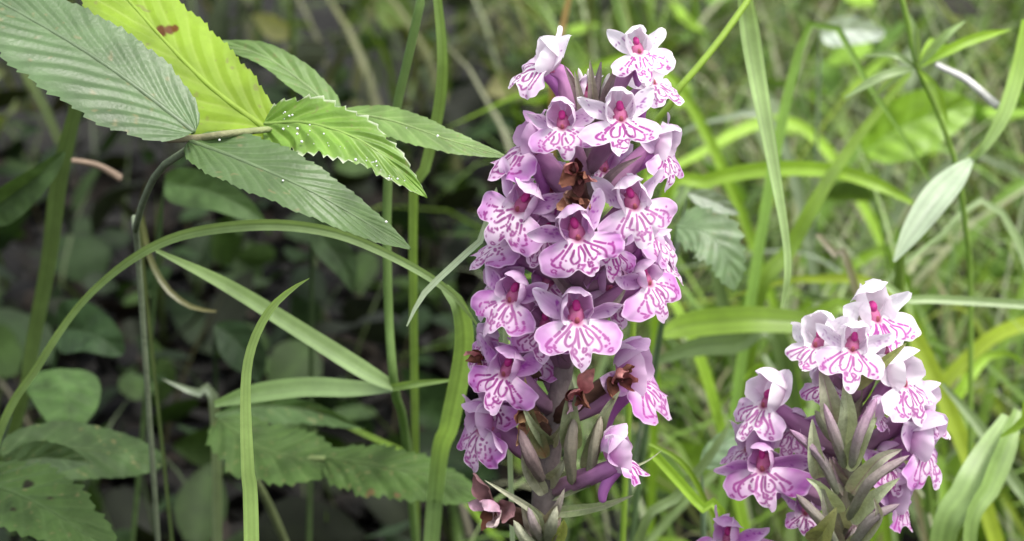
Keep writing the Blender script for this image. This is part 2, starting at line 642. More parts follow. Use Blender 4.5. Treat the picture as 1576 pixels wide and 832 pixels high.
def build_flower(plant, axis_fn, px, py, dy, yaw, pitch=0, roll=0, sc=.9, wht=.4, att=70, seed=0, spotty=0., hood=1., sep=1.,
                 sepang=(52, 52), mid=1., side=1., label=None, lipp=0, arch=1., Y0=0., sepback=10, sepw=1., spots=.9):
    rg = np.random.default_rng(1000+seed)
    sc *= rg.uniform(.88, 1.0)
    roll += rg.uniform(-12, 12)
    yaw += rg.uniform(-6, 6)
    pitch += rg.uniform(-5, 5)
    loc = W(px, py, Y0+dy*MM)
    mw = Matrix.Translation(loc) @ Matrix.Rotation(R(yaw), 4, 'Z') @ Matrix.Rotation(R(pitch), 4, 'X') @ Matrix.Rotation(R(roll), 4, 'Y') @ Matrix.Scale(sc*MM, 4)
    inv = mw.inverted()
    lil = LILAC*rg.uniform(.9, 1.1)*np.array([1, rg.uniform(.9, 1.12), 1])
    # ovary and spur: the flower's own mesh
    tgt = np.array(inv @ Vector(axis_fn(py+att)))
    p0 = np.array([0, .6, .1])
    dirv = tgt-p0
    c1 = p0+np.array([0, 3.2, -.6])
    path = spline([p0, c1, p0+dirv*.55+np.array([0, .5, -.2]), tgt], 26)
    rad = np.interp(np.linspace(0, 1, 26), [0, .12, .5, .85, 1], [1.25, 1.35, 1.75, 1.45, .8])
    b = Bag()
    v, f = tube(path, rad, 18, 6, .09, 1.6)
    t = np.repeat(np.linspace(0, 1, 26), 18)[:, None]
    oc = np.array([.44, .17, .41])*(1-t)+np.array([.22, .15, .17])*t
    oc = oc*(.8+.4*vnoise(v, .8, seed))[:, None]
    b.add(v, f, oc)
    sp = spline([(0, .4, -.5), (0, 3.0, -1.9), (0, 5.6, -4.2), (0, 6.8, -6.6)], 18)
    v, f = tube(sp, np.interp(np.linspace(0, 1, 18), [0, .3, .8, 1], [1.35, 1.2, .9, .6]), 14)
    b.add(v, f, (lil*.6+np.array([.22, .13, .22]))*(.9+.2*vnoise(v, .7, seed+1))[:, None])
    fl = obj('flower', b.mesh('flower', M_FLESH), plant, Matrix.Translation(-plant.location) @ mw)
    if label:
        fl['label'] = label
    # lip
    v, f, c = lip_sheet(seed, wht, mid, side, spotty, lil, arch)
    if lipp:
        v = v @ rotm(lipp).T
    obj('lip', mesh('lip', v, f, M_PETAL, c), fl)
    tip = WHITE
    # lateral sepals
    for k, sg in enumerate((-1, 1)):
        L = rg.uniform(6.8, 7.9)*sep
        v, f, t, w = petal_sheet(L, rg.uniform(3.3, 3.9)*sep*sepw, .30, rg.uniform(-25, 45), 0, (.80, .55), rg.uniform(-25, 25), .3, seed+k)
        c = petal_col(t, w, v, lil, tip, wht, seed*3+k, spots)
        v = v @ rotm(-sepback, 0, sg*28).T
        v = v @ rotm(rg.uniform(-15, 15), sg*(sepang[k]+rg.uniform(-10, 10)), 0).T+np.array([sg*1.1, .9, .5])
        obj('sepal', mesh('sepal', v, f, M_PETAL, c), fl)
    # hood: upper sepal over two petals, a scoop open to the front
    for nm, ps, span, k_, fmax, fmin in (('hood_sepal', 0., 70, 1.08, 132, 6), ('petal', -84., 74, .98, 128, 10), ('petal', 84., 74, .98, 128, 10)):
        uu = np.linspace(0, 1, 22)
        ww = np.linspace(-1, 1, 15)
        U, Wg = np.meshgrid(uu, ww, indexing='ij')
        edge_ = (1-.55*np.abs(Wg)**2.6)
        phi = np.radians(fmin+(fmax-fmin)*U*edge_)
        psi = np.radians(ps+span*Wg*(.55+.45*U))
        ex = np.array([2.5, 2.7, 3.25])*hood*k_
        ax_ = unit(np.array([0, 1.0, .12]))
        upv = unit(np.array([0, 0, 1])-ax_*ax_[2])
        rgt_ = np.cross(ax_, upv)
        dv = ax_*np.cos(phi)[..., None]+(upv*np.cos(psi)[..., None]+rgt_*np.sin(psi)[..., None])*np.sin(phi)[..., None]
        fl_ = 1+.16*U**4*np.sin(Wg*4+seed)+.16*U**4+.06*np.sin(Wg*11+U*4+seed)*U**3
        v = (dv*ex*fl_[..., None]+np.array([0, -.2, 2.0*hood])).reshape(-1, 3)
        t, w = U.ravel(), Wg.ravel()
        if nm == 'hood_sepal':
            c = petal_col(t, w, v, lil, tip, wht, seed*5, .25)
        else:
            c = petal_col(t, w, v, lil*np.array([1.1, 1.0, 1.05]), tip, min(1, wht+.08), seed*7, .0, np.array([.56, .14, .42])*(1-.75*wht**2)+WHITE*.75*wht**2)
        obj(nm, mesh(nm, v, grid_faces(22, 15), M_PETAL, c), fl)
    # column with anther cap and stigma
    b = Bag()
    v, f = tube(spline([(0, 1.3, -.4), (0, .95, .5), (0, 1.1, 1.4), (0, 1.4, 2.6)], 14), np.interp(np.linspace(0, 1, 14), [0, .35, .7, 1], [1.45, 1.35, 1.2, .6]), 14)
    b.add(v, f, np.array([[.43, .11, .24]])*(.7+.6*vnoise(v, 2.2, seed))[:, None])
    v, f = tube(spline([(0, .4, 1.5), (0, .15, 2.4), (0, .7, 3.4)], 9), np.array([.3, .48, .58, .64, .66, .64, .58, .44, .25])*hood, 12)
    b.add(v, f, np.array([.47, .03, .22])*(.7+.6*vnoise(v, 1.8, seed+3))[:, None])
    v, f = tube(spline([(0, .3, -.1), (0, -.25, .3), (0, -.3, .75)], 8), [.5, .6, .55, .5, .42, .36, .3, .2], 10)
    b.add(v, f, np.array([.30, .07, .09]))
    obj('column', b.mesh('column', M_FLESH), fl)
    return fl


def build_withered(plant, axis_fn, px, py, dy, yaw, roll, sc, seed, cols, att=40, Y0=0., label=None, n=4, tube_len=True):
    rg = np.random.default_rng(seed)
    loc = W(px, py, Y0+dy*MM)
    mw = Matrix.Translation(loc) @ Matrix.Rotation(R(yaw), 4, 'Z') @ Matrix.Rotation(R(roll), 4, 'Y') @ Matrix.Scale(sc*MM, 4)
    tgt = np.array(mw.inverted() @ Vector(axis_fn(py+att)))
    path = spline([(0, 0, 0), (0, 1.5, -1.0), tgt*.6, tgt], 20)
    v, f = tube(path, np.interp(np.linspace(0, 1, 20), [0, .3, .7, 1], [1.0, 1.5, 1.6, .8]), 14, 6, .12, 2)
    c = np.array([.13, .07, .05])*(.6+.8*vnoise(v, .9, seed))[:, None]
    fl = obj('withered_flower', mesh('withered_flower', v, f, M_DRY, c), plant, Matrix.Translation(-plant.location) @ mw)
    if label:
        fl['label'] = label
    for k in range(n):
        v, f, t, w = petal_sheet(rg.uniform(4.5, 7.0), rg.uniform(2.6, 4.4), rg.uniform(.2, .8), rg.uniform(20, 150), rg.uniform(-20, 20), (.8, .6), rg.uniform(-80, 80), .5, seed+k)
        v = v+.9*(np.stack([vnoise(v, .55, seed+k), vnoise(v, .55, seed+k+20), vnoise(v, .55, seed+k+40)], -1)-.5)
        v = v+.4*(np.stack([vnoise(v, 1.3, seed+k+3), vnoise(v, 1.3, seed+k+23), vnoise(v, 1.3, seed+k+43)], -1)-.5)
        a = k*360/n+rg.uniform(-25, 25)
        v = v @ rotm(rg.uniform(-25, 35), 0, 0).T @ rotm(0, a, 0).T
        ca, cb = cols[k % len(cols)]
        c = np.asarray(ca)[None]*(1-t[:, None])+np.asarray(cb)[None]*t[:, None]
        c = c*(.55+.9*vnoise(v, 1.1, seed+k))[:, None]
        obj('dried_petal', mesh('dried_petal', v, f, M_DRY, c), fl)
    return fl


def build_bract(plant, lst, hw, c0, c1, seed=0, rl=35, rr=35, name='bract'):
    p = pts_px(lst)
    s = pxs(p.mean(0))
    v, f, c, mid = leaf_grid(p, hw*s/math.cos(R(rl)), hw*s/math.cos(R(rr)), c0, c1, rl=rl, rr=rr, teeth=5, serr=0, nv=1, pleat=.02, shape=(.55, .75), seed=seed, n=30)
    t = np.tile(np.repeat(np.linspace(0, 1, 30), 15), 2)[:, None]
    c = c*(1-.5*t)+np.asarray(c1)*.5*t
    return obj(name, mesh(name, v, f, M_BRACT, c), plant, rel(plant))


def build_bud(plant, lst, rpx, c0, c1, seed=0):
    p = spline(pts_px(lst), 18)
    s = pxs(p.mean(0))
    v, f = tube(p, np.interp(np.linspace(0, 1, 18), [0, .25, .6, .85, 1], [.6, .85, 1, .75, .25])*rpx*s*.52, 18, 6, .14, 1.6)
    t = np.repeat(np.linspace(0, 1, 18), 18)[:, None]
    return obj('bud', mesh('bud', v, f, M_BRACT, np.asarray(c0)*(1-t)+np.asarray(c1)*t), plant, rel(plant))


def make_axis(pts, Y0):
    a = np.array(pts, float)

    def fn(py):
        return W(float(np.interp(py, a[:, 1], a[:, 0])), py, Y0)
    return fn


def orchid_stem(plant, pts, widths, Y0, root, c0, c1):
    p = [W(x, y, Y0) for x, y in pts]
    w = [ww*pxs(q)/2 for ww, q in zip(widths, p)]
    mid = (p[-1]*.5+root*.5)
    p += [mid, root]
    w += [w[-1]*1.1, w[-1]*1.3]
    n = 90
    sp = spline(np.c_[np.array(p), np.array(w)], n)
    v, f = tube(sp[:, :3], sp[:, 3], 20, 7, .05, .6)
    z = v[:, 2:3]
    t = sstep(root[2], p[0][2], z)
    c = np.asarray(c1)*(1-t)+np.asarray(c0)*t
    c = c*(.75+.5*vnoise(v*np.array([1, 1, .25]), 900, 3))[:, None]
    return obj('stem', mesh('stem', v, f, M_STEM, c), plant, rel(plant))


def orchid_leaf(plant, pts, hw, base, vein, seed):
    v, f, c, mid = leaf_grid(np.array(pts), hw, hw, base, vein, rl=30, rr=30, teeth=6, serr=0, nv=1, pleat=.01, shape=(.6, .7), seed=seed, n=40,
                             blot=[(.3, 1, .4, .003, (.05, .02, .03)), (.5, -1, .5, .003, (.05, .02, .03)), (.65, 1, .3, .0025, (.05, .02, .03))])
    return obj('leaf', mesh('leaf', v, f, M_BRACT, c), plant, rel(plant))


GB = np.array([.21, .26, .13])
GBt = np.array([.38, .38, .28])
PB = np.array([.17, .125, .14])

# ---- the taller orchid
A1 = [(925, 95), (912, 180), (902, 300), (890, 420), (868, 560), (848, 680), (836, 832)]
ax1 = make_axis(A1, 0.)
r1 = root_at(.004, .012)
orchid1 = empty('spotted_orchid', r1)
tag(orchid1, 'tall pink-purple spotted orchid with loop-patterned lips and some browned withered flowers', 'orchid', 'spotted orchids')
orchid_stem(orchid1, A1, [8, 16, 20, 24, 30, 36, 40], 0., r1, (.15, .12, .12), (.11, .11, .085))
F1 = [  # high wht on the top flowers: pale petals plus painted overexposure
    dict(px=836, py=102, dy=1, yaw=-84, pitch=-24, sc=.92, wht=.80, att=110, sepang=(40, 25), hood=.95, lipp=-8),
    dict(px=984, py=80, dy=-3, yaw=14, pitch=-20, sc=.74, wht=0.90, att=110, sepang=(38, 72), spotty=.6),
    dict(px=1006, py=128, dy=3, yaw=55, pitch=-30, sc=.76, wht=0.85, att=80, sepang=(50, 60), spotty=.5),
    dict(px=866, py=196, dy=-6, yaw=-10, pitch=-14, roll=-6, sc=.80, wht=0.50, att=80, hood=1.1, spotty=.3, sepang=(78, 70)),
    dict(px=956, py=184, dy=-9, yaw=4, pitch=-12, sc=.86, wht=0.78, att=80, hood=1.05, sepang=(62, 60)),
    dict(px=808, py=228, dy=1, yaw=-74, pitch=-26, sc=1.02, wht=0.15, att=90, sepang=(40, 20), spotty=.3),
    dict(px=1022, py=236, dy=1, yaw=62, pitch=4, roll=-4, sc=.88, wht=0.52, att=70, sepang=(55, 15), spotty=.2),
    dict(px=797, py=322, dy=-4, yaw=-32, pitch=-6, roll=20, sc=.90, wht=0.35, att=70, spotty=.7, sepang=(70, 40)),
    dict(px=772, py=374, dy=3, yaw=-72, pitch=-26, sc=.95, wht=0.25, att=60, spotty=.8, hood=.8, sep=.7),
    dict(px=977, py=318, dy=-8, yaw=18, pitch=-6, roll=-10, sc=.90, wht=0.52, att=70, spotty=.3, sepang=(45, 60)),
    dict(px=890, py=366, dy=-11, yaw=0, pitch=-8, roll=-4, sc=.92, wht=0.32, att=70, mid=.85, sepang=(62, 55)),
    dict(px=999, py=436, dy=-5, yaw=48, pitch=-12, roll=-18, sc=.88, wht=0.32, att=60, hood=.85, sepang=(60, 75), spotty=.2),
    dict(px=785, py=462, dy=-5, yaw=-30, pitch=-6, roll=10, sc=.92, wht=0.24, att=70, spotty=.5, sepang=(72, 35)),
    dict(px=888, py=494, dy=-11, yaw=3, pitch=-6, sc=.92, wht=0.36, att=70, sepang=(60, 60)),
    dict(px=776, py=576, dy=-5, yaw=-32, pitch=-8, roll=8, sc=.90, wht=0.16, att=60, sepang=(60, 45)),
    dict(px=740, py=662, dy=0, yaw=-62, pitch=2, roll=6, sc=.96, wht=0.20, att=50, spotty=.6, hood=.9, sepang=(55, 110)),
    dict(px=984, py=588, dy=1, yaw=80, pitch=-12, roll=0, sc=1.08, wht=.22, att=60, sepang=(50, 10), hood=1.15, sepw=1.2),
    dict(px=960, py=708, dy=-9, yaw=84, pitch=-24, roll=-10, sc=.9, wht=.30, att=50, sepang=(20, 80), hood=1.15, sepw=1.2, mid=.75, side=.75),
    dict(px=850, py=292, dy=4, yaw=-52, pitch=-10, sc=.85, wht=.22, att=60),
    dict(px=1006, py=362, dy=4, yaw=66, pitch=-14, sc=.85, wht=.55, att=60, sepang=(40, 75)),
    dict(px=938, py=446, dy=1, yaw=34, pitch=-10, sc=.85, wht=.20, att=60),
    dict(px=842, py=440, dy=1, yaw=-24, pitch=-6, sc=.85, wht=.18, att=60, sepang=(20, 60)),
    dict(px=826, py=552, dy=2, yaw=-30, pitch=-6, sc=.75, wht=.15, att=60),
    dict(px=905, py=150, dy=2, yaw=30, pitch=-10, sc=.62, wht=.6, att=60, mid=.7, side=.7),
    dict(px=762, py=436, dy=4, yaw=-72, pitch=-14, sc=.8, wht=.2, att=60, spotty=.5),
    dict(px=748, py=536, dy=4, yaw=-74, pitch=-10, sc=.8, wht=.18, att=50, spotty=.5),
    dict(px=760, py=622, dy=3, yaw=-50, pitch=0, sc=.82, wht=.2, att=50, spotty=.5),
    dict(px=1018, py=396, dy=4, yaw=72, pitch=-12, sc=.8, wht=.35, att=50),
    dict(px=930, py=262, dy=3, yaw=24, pitch=-14, sc=.8, wht=.3, att=60),
    dict(px=838, py=506, dy=-4, yaw=-26, pitch=-8, sc=.78, wht=.22, att=60),
    dict(px=938, py=382, dy=-3, yaw=34, pitch=-14, roll=10, sc=.8, wht=.3, att=60),
    dict(px=838, py=366, dy=-3, yaw=-28, pitch=-14, roll=10, sc=.78, wht=.25, att=60),
]
for i, d in enumerate(F1):
    build_flower(orchid1, ax1, seed=31+i*7, **d)
BR = ((.10, .035, .025), (.26, .11, .07))
RD = ((.30, .06, .07), (.55, .26, .24))
TN = ((.34, .16, .10), (.48, .28, .18))
PK = ((.40, .12, .26), (.66, .46, .56))
build_withered(orchid1, ax1, 888, 268, -9, 0, 0, .62, 3, [((.035, .012, .012), (.10, .03, .03)), BR, RD], 50, label='dark brown shrivelled flower', n=6)
build_withered(orchid1, ax1, 884, 312, -8, 10, 170, .62, 4, [BR, TN, ((.20, .10, .07), (.30, .18, .14))], 40, label='brown papery withered flower', n=5)
build_withered(orchid1, ax1, 890, 605, -9, 5, 40, .68, 5, [RD, BR, PK, ((.06, .02, .02), (.20, .07, .06))], 45, label='curled red-brown withered flower', n=5)
build_withered(orchid1, ax1, 950, 580, -3, 30, 10, .80, 6, [BR, RD, ((.05, .02, .02), (.22, .06, .05))], 60, label='rust brown withered flower', n=5)
build_withered(orchid1, ax1, 762, 782, -4, -30, 15, .92, 8, [PK, ((.08, .03, .03), (.40, .22, .24)), ((.52, .34, .36), (.78, .68, .66)), BR], 30, label='half-withered flower with pale curled tips', n=6)
build_withered(orchid1, ax1, 742, 548, 2, -50, 60, .55, 9, [BR, RD], 40, n=4)
build_withered(orchid1, ax1, 812, 640, -5, -10, 190, .75, 10, [TN, BR, ((.24, .13, .06), (.34, .2, .1))], 30, n=4)
for k, (lst, hw, a, b) in enumerate([
    ([(905, 190, 0), (888, 140, -.002), (868, 100, -.003)], 9, PB, PB*1.3),
    ([(915, 190, -.001), (912, 140, -.003), (908, 92, -.004)], 9, PB*1.2, GBt),
    ([(925, 190, -.001), (935, 140, -.003), (952, 98, -.004)], 10, PB, PB*1.5),
    ([(900, 200, -.003), (893, 150, -.004), (884, 108, -.005)], 7, PB*1.3, GBt),
    ([(880, 690, -.004), (878, 640, -.008), (880, 585, -.009)], 17, GB*1.1, GBt*.9),
    ([(900, 725, -.003), (930, 640, -.006), (955, 600, -.006)], 13, GB, GBt*.8),
    ([(840, 705, -.003), (815, 640, -.006), (808, 580, -.006)], 12, GB*.9, np.array([.34, .17, .09])),
    ([(850, 770, -.003), (930, 735, -.006), (990, 712, -.004), (1020, 692, -.002)], 4, GB*1.1, GBt),
    ([(846, 790, -.003), (920, 780, -.006), (975, 762, -.006)], 9, np.array([.24, .31, .14]), GBt*1.1),
    ([(850, 835, -.004), (865, 815, -.006), (868, 798, -.007)], 14, np.array([.26, .30, .07]), np.array([.40, .42, .14])),
    ([(840, 800, -.003), (805, 775, -.006), (745, 738, -.006)], 6, GBt, GBt*1.5),
    ([(820, 850, -.004), (830, 800, -.006), (790, 762, -.005)], 8, GB*.9, GBt),
    ([(838, 760, -.004), (812, 715, -.007), (812, 660, -.006)], 12, GBt*.8, GBt*1.1),
    ([(905, 330, -.002), (940, 270, -.004), (990, 238, -.003)], 9, PB, PB*1.4),
    ([(893, 470, -.002), (850, 420, -.006), (830, 390, -.005)], 9, PB*.9, PB*1.3),
    ([(890, 560, -.002), (840, 520, -.006), (815, 505, -.005)], 9, PB*.9, PB*1.3),
    ([(895, 520, -.002), (945, 470, -.006), (965, 440, -.005)], 9, PB*1.2, GBt),
]):
    build_bract(orchid1, lst, hw, a, b, k)
for k, (lst, r_, a, b) in enumerate([
    ([(918, 170, -.002), (913, 140, -.002), (905, 105, -.002)], 11, PB*1.3, WHITE*.8),
    ([(922, 170, .001), (930, 140, .0), (938, 112, 0)], 11, PB*1.3, WHITE*.7),
    ([(915, 160, .003), (898, 130, .003), (890, 104, .003)], 9, PB*1.2, WHITE*.8),
    ([(880, 745, -.006), (878, 690, -.008), (885, 640, -.008)], 19, np.array([.22, .22, .14]), np.array([.28, .24, .2])),
    ([(905, 750, -.006), (915, 690, -.008), (925, 640, -.007)], 17, np.array([.23, .24, .15]), np.array([.29, .26, .2])),
    ([(835, 740, -.006), (815, 700, -.009), (800, 660, -.007)], 20, np.array([.17, .14, .12]), np.array([.22, .15, .16])),
]):
    build_bud(orchid1, lst, r_, a, b, k)
rx = np.random.default_rng(5)
for k in range(9):
    py = rx.uniform(680, 880)
    x0 = float(np.interp(py, [q[1] for q in A1], [q[0] for q in A1]))
    sg = rx.choice([-1, 1])
    L_ = rx.uniform(45, 85)
    a_ = rx.uniform(.25, .95)
    d0 = rx.uniform(-.0085, -.003)
    lst = [(x0, py, 0-.001), (x0+sg*L_*.5*math.sin(a_), py-L_*.55*math.cos(a_), 0+d0), (x0+sg*L_*math.sin(a_*.8), py-L_*math.cos(a_*.8), 0+d0)]
    if k % 3 == 0:
        build_bud(orchid1, lst, rx.uniform(14, 20), GB*rx.uniform(.9, 1.3), [GBt, GBt*.85, np.array([.32, .25, .27])][rx.integers(3)], k)
    else:
        build_bract(orchid1, lst, rx.uniform(8, 14), [GB, PB*1.3, GBt*.8][rx.integers(3)]*rx.uniform(.8, 1.3), [GBt, GBt*1.15, np.array([.32, .2, .24]), np.array([.34, .2, .11])][rx.integers(4)], 90+k)
orchid_leaf(orchid1, [r1+[.001, 0, .05], r1+[-.02, -.01, .10], r1+[-.045, -.02, .12], r1+[-.07, -.02, .115]], .011, (.07, .12, .03), (.10, .15, .05), 1)
orchid_leaf(orchid1, [r1+[.001, 0, .03], r1+[.03, -.015, .07], r1+[.06, -.02, .08], r1+[.09, -.02, .07]], .012, (.07, .12, .03), (.10, .15, .05), 2)

# ---- the shorter orchid
Y2 = .012
A2 = [(1328, 470), (1318, 560), (1310, 680), (1302, 832)]
ax2 = make_axis(A2, Y2)
r2 = root_at(.058, .030)
orchid2 = empty('spotted_orchid', r2)
tag(orchid2, 'shorter spotted orchid with pale upper flowers whitened for overexposed light and grey-green bracts on its stem', 'orchid', 'spotted orchids')
orchid_stem(orchid2, A2, [10, 22, 32, 40], Y2, r2, (.20, .19, .13), (.12, .11, .08))
F2 = [  # wht of the upper flowers adds blown-out light to their pale colour
    dict(px=1350, py=492, dy=0, yaw=32, pitch=-22, roll=-4, sc=.94, wht=.97, att=80, sepang=(48, 78), hood=1.2, sepw=1.25, spots=.15),
    dict(px=1312, py=538, dy=-9, yaw=0, pitch=-8, sc=.88, wht=.80, att=80, sepang=(70, 62), hood=1.0, mid=1.05, side=.94, sepw=1.1, spots=.5),
    dict(px=1256, py=532, dy=-2, yaw=-42, pitch=-30, sc=.95, wht=.97, att=80, sepang=(80, 30), mid=.8, side=.8, hood=1.15, sepw=1.2, spots=.3),
    dict(px=1392, py=592, dy=-3, yaw=46, pitch=-10, roll=-8, sc=.98, wht=.86, att=70, sepang=(35, 60), hood=1.2, sepw=1.2, spots=.2),
    dict(px=1176, py=624, dy=-1, yaw=-48, pitch=-12, roll=4, sc=.88, wht=.70, att=80, sepang=(95, 15), hood=1.3, sepw=1.3, spots=.1),
    dict(px=1174, py=722, dy=-6, yaw=-20, pitch=-10, roll=-6, sc=1.10, wht=.18, att=60, hood=.8, sepang=(95, 75), side=1.05, sepw=1.2),
    dict(px=1420, py=690, dy=-2, yaw=58, pitch=6, roll=0, sc=1.0, wht=.38, att=70, sepang=(50, 40), hood=1.25, sepw=1.2),
    dict(px=1384, py=772, dy=-1, yaw=72, pitch=4, roll=0, sc=.98, wht=.26, att=50, sepang=(50, 90), mid=.8, side=.8, hood=1.2, sepw=1.2),
    dict(px=1118, py=836, dy=-2, yaw=-36, pitch=-8, roll=0, sc=.90, wht=.15, att=30, sepang=(60, 60)),
    dict(px=1352, py=640, dy=-5, yaw=70, pitch=-5, roll=10, sc=.62, wht=.45, att=60, sepang=(50, 60), mid=.8, side=.7),
    dict(px=1150, py=692, dy=3, yaw=-62, pitch=-12, sc=.84, wht=.28, att=70, spotty=.4),
    dict(px=1222, py=664, dy=1, yaw=-34, pitch=-10, sc=.74, wht=.3, att=70),
    dict(px=1366, py=716, dy=-2, yaw=40, pitch=-6, sc=.8, wht=.3, att=60),
    dict(px=1428, py=630, dy=2, yaw=64, pitch=-8, sc=.86, wht=.6, att=70),
    dict(px=1270, py=592, dy=0, yaw=-24, pitch=-16, sc=.72, wht=.6, att=70, mid=.8, side=.8),
    dict(px=1365, py=546, dy=2, yaw=34, pitch=-16, sc=.8, wht=.9, att=80, spots=.3),
    dict(px=1240, py=790, dy=-2, yaw=-20, pitch=-6, sc=.7, wht=.3, att=50, mid=.7, side=.7),
]
for i, d in enumerate(F2):
    build_flower(orchid2, ax2, seed=401+i*7, Y0=Y2, **d)
GG = np.array([.35, .39, .26])
for k, (lst, hw, a, b) in enumerate([
    ([(1262, 735, .003), (1254, 695, 0), (1250, 645, -.001)], 14, GG*1.2, GBt*1.1),
    ([(1255, 835, .000), (1272, 810, -.004), (1288, 780, -.005)], 19, np.array([.26, .28, .10]), np.array([.36, .36, .16])),
    ([(1300, 690, .004), (1305, 640, .002), (1300, 585, .001)], 16, GG, GG*1.25),
    ([(1285, 650, .004), (1275, 610, .002), (1262, 560, .002)], 18, GG*.9, PB*2.1),
    ([(1310, 760, .003), (1350, 710, -.002), (1390, 690, -.002)], 17, GG*1.1, PB*2.0),
    ([(1308, 800, .003), (1345, 765, -.002), (1385, 735, -.003)], 15, GG*1.2, GG*1.4),
    ([(1300, 720, .002), (1330, 670, -.002), (1350, 640, -.002)], 16, GG, GG*1.2),
    ([(1300, 850, .002), (1350, 800, -.004), (1345, 765, -.006)], 13, GG, PB*2.1),
    ([(1290, 790, .002), (1262, 750, -.003), (1240, 735, -.003)], 16, GG*.9, GG*1.2),
    ([(1315, 600, .003), (1340, 575, .004), (1395, 528, .004)], 10, np.array([.2, .22, .08]), np.array([.25, .28, .1])),
    ([(1295, 850, .002), (1275, 790, -.002), (1262, 740, -.003)], 12, PB, GG),
]):
    build_bract(orchid2, lst, hw, a, b, 50+k)
for k, (lst, r_, a, b) in enumerate([
    ([(1300, 720, .002), (1285, 670, -.001), (1268, 620, 0)], 16, GG*.9, np.array([.34, .22, .30])),
    ([(1310, 720, .000), (1322, 670, -.003), (1350, 610, -.002)], 16, GG*.95, np.array([.46, .26, .43])),
    ([(1305, 800, .002), (1340, 740, -.004), (1400, 700, -.004)], 16, GG, np.array([.34, .25, .28])),
    ([(1290, 760, .002), (1260, 700, .000), (1215, 660, 0)], 15, GG*.9, np.array([.40, .23, .38])),
    ([(1290, 840, .0), (1262, 800, -.003), (1225, 760, -.003)], 16, GG*.8, np.array([.28, .22, .22])),
    ([(1305, 850, .0), (1340, 800, -.004), (1385, 775, -.004)], 16, GG*.9, np.array([.30, .22, .26])),
]):
    build_bud(orchid2, lst, r_, a, b, k)
rx = np.random.default_rng(6)
for k in range(10):
    py = rx.uniform(640, 900)
    x0 = float(np.interp(py, [q[1] for q in A2], [q[0] for q in A2]))
    sg = rx.choice([-1, 1])
    L_ = rx.uniform(45, 85)
    a_ = rx.uniform(.25, .95)
    d0 = rx.uniform(-.0085, -.003)
    lst = [(x0, py, Y2-.001), (x0+sg*L_*.5*math.sin(a_), py-L_*.55*math.cos(a_), Y2+d0), (x0+sg*L_*math.sin(a_*.8), py-L_*math.cos(a_*.8), Y2+d0)]
    if k % 3 == 0:
        build_bud(orchid2, lst, rx.uniform(14, 20), GB*rx.uniform(.9, 1.3), [GBt, GBt*.85, np.array([.32, .25, .27])][rx.integers(3)], k)
    else:
        build_bract(orchid2, lst, rx.uniform(8, 14), [GB, PB*1.3, GBt*.8][rx.integers(3)]*rx.uniform(.8, 1.3), [GBt, GBt*1.15, np.array([.32, .2, .24]), np.array([.34, .2, .11])][rx.integers(4)], 90+k)
orchid_leaf(orchid2, [r2+[0, 0, .03], r2+[.03, .01, .07], r2+[.06, .02, .085], r2+[.10, .02, .08]], .012, (.07, .12, .03), (.10, .15, .05), 3)

# ------------------------------------------------------------------ brambles, upper left
GREEN = np.array([.075, .145, .035])
VEIN = np.array([.15, .23, .085])
r3 = root_at(-.070, .095)
br1 = empty('bramble_spray', r3)
tag(br1, 'bramble spray with large pleated leaves, one yellow-green, arching in beside the tall orchid', 'bramble')
node = W(305, 212, .012)
stem_part(br1, [r3, r3+[-.001, -.004, .06], W(216, 440, .066), W(210, 350, .046), W(240, 268, .026), W(275, 240, .018), node], .0005, .0006, (.05, .06, .03), (.18, .22, .14), name='cane')
stem_part(br1, [W(250, 214, .012), node, W(345, 206, .010), W(420, 198, .014)], .0006, .0005, (.24, .2, .14), (.2, .24, .1), name='petiole', n=24)
leaflet(br1, [(300, 204, .008), (170, 105, .012), (40, 25, .018), (-120, -60, .026)], 82, 62, np.array([.075, .13, .05]), np.array([.115, .17, .085]), rl=42, rr=-28, teeth=26, serr=.07, nv=12, pleat=.016, slant=.42, seed=1, shape=(.62, .75), label='broad grey-green pleated leaflet')
leaflet(br1, [(420, 206, .018), (320, 130, .022), (215, 20, .028), (90, -130, .034)], 84, 66, np.array([.24, .37, .035]), np.array([.30, .42, .07]), M_FRESH, rl=20, rr=-15, teeth=30, serr=.07, nv=8, pleat=.02, seed=2, shape=(.66, .75), slant=.4, label='bright yellow-green leaflet with a small brown blotch',
        blot=[(.50, -1, .12, .0009, (.12, .045, .012)), (.485, -1, .28, .0008, (.13, .05, .012)), (.475, -1, .40, .0006, (.15, .06, .012))])
leaflet(br1, [(290, 216, .012), (370, 246, .006), (490, 300, .000), (632, 384, .002)], 46, 42, np.array([.08, .14, .045]), np.array([.125, .185, .085]), rl=-32, rr=42, teeth=24, serr=.07, nv=13, pleat=.022, slant=.36, seed=3, shape=(.62, .72), label='long pale grey-green leaflet with many side veins')
leaflet(br1, [(405, 190, .016), (480, 190, .012), (570, 225, .008), (657, 305, .006)], 42, 46, np.array([.14, .26, .035]), np.array([.21, .33, .07]), rl=-15, rr=38, slant=.35, teeth=17, serr=.20, nv=8, pleat=.06, seed=4, shape=(.55, .78), edge=(.5, .55, .42), edge_w=.10, label='fresh green toothed leaflet with whitish hairy margin')
leaflet(br1, [(520, 172, .030), (600, 185, .026), (690, 215, .022), (782, 241, .020)], 22, 26, np.array([.13, .22, .055]), np.array([.2, .29, .1]), rl=-25, rr=40, slant=.3, teeth=18, serr=.08, nv=8, pleat=.03, seed=5, shape=(.7, .8), label='narrow leaflet pointing at the tall orchid')
leaflet(br1, [(520, 178, .034), (470, 130, .040), (400, 84, .046), (318, 66, .052)], 18, 26, np.array([.11, .19, .05]), np.array([.2, .28, .12]), rl=40, rr=-20, slant=.35, teeth=14, serr=.06, nv=6, pleat=.04, seed=6, shape=(.62, .7), label='arching leaflet folded along its midrib')
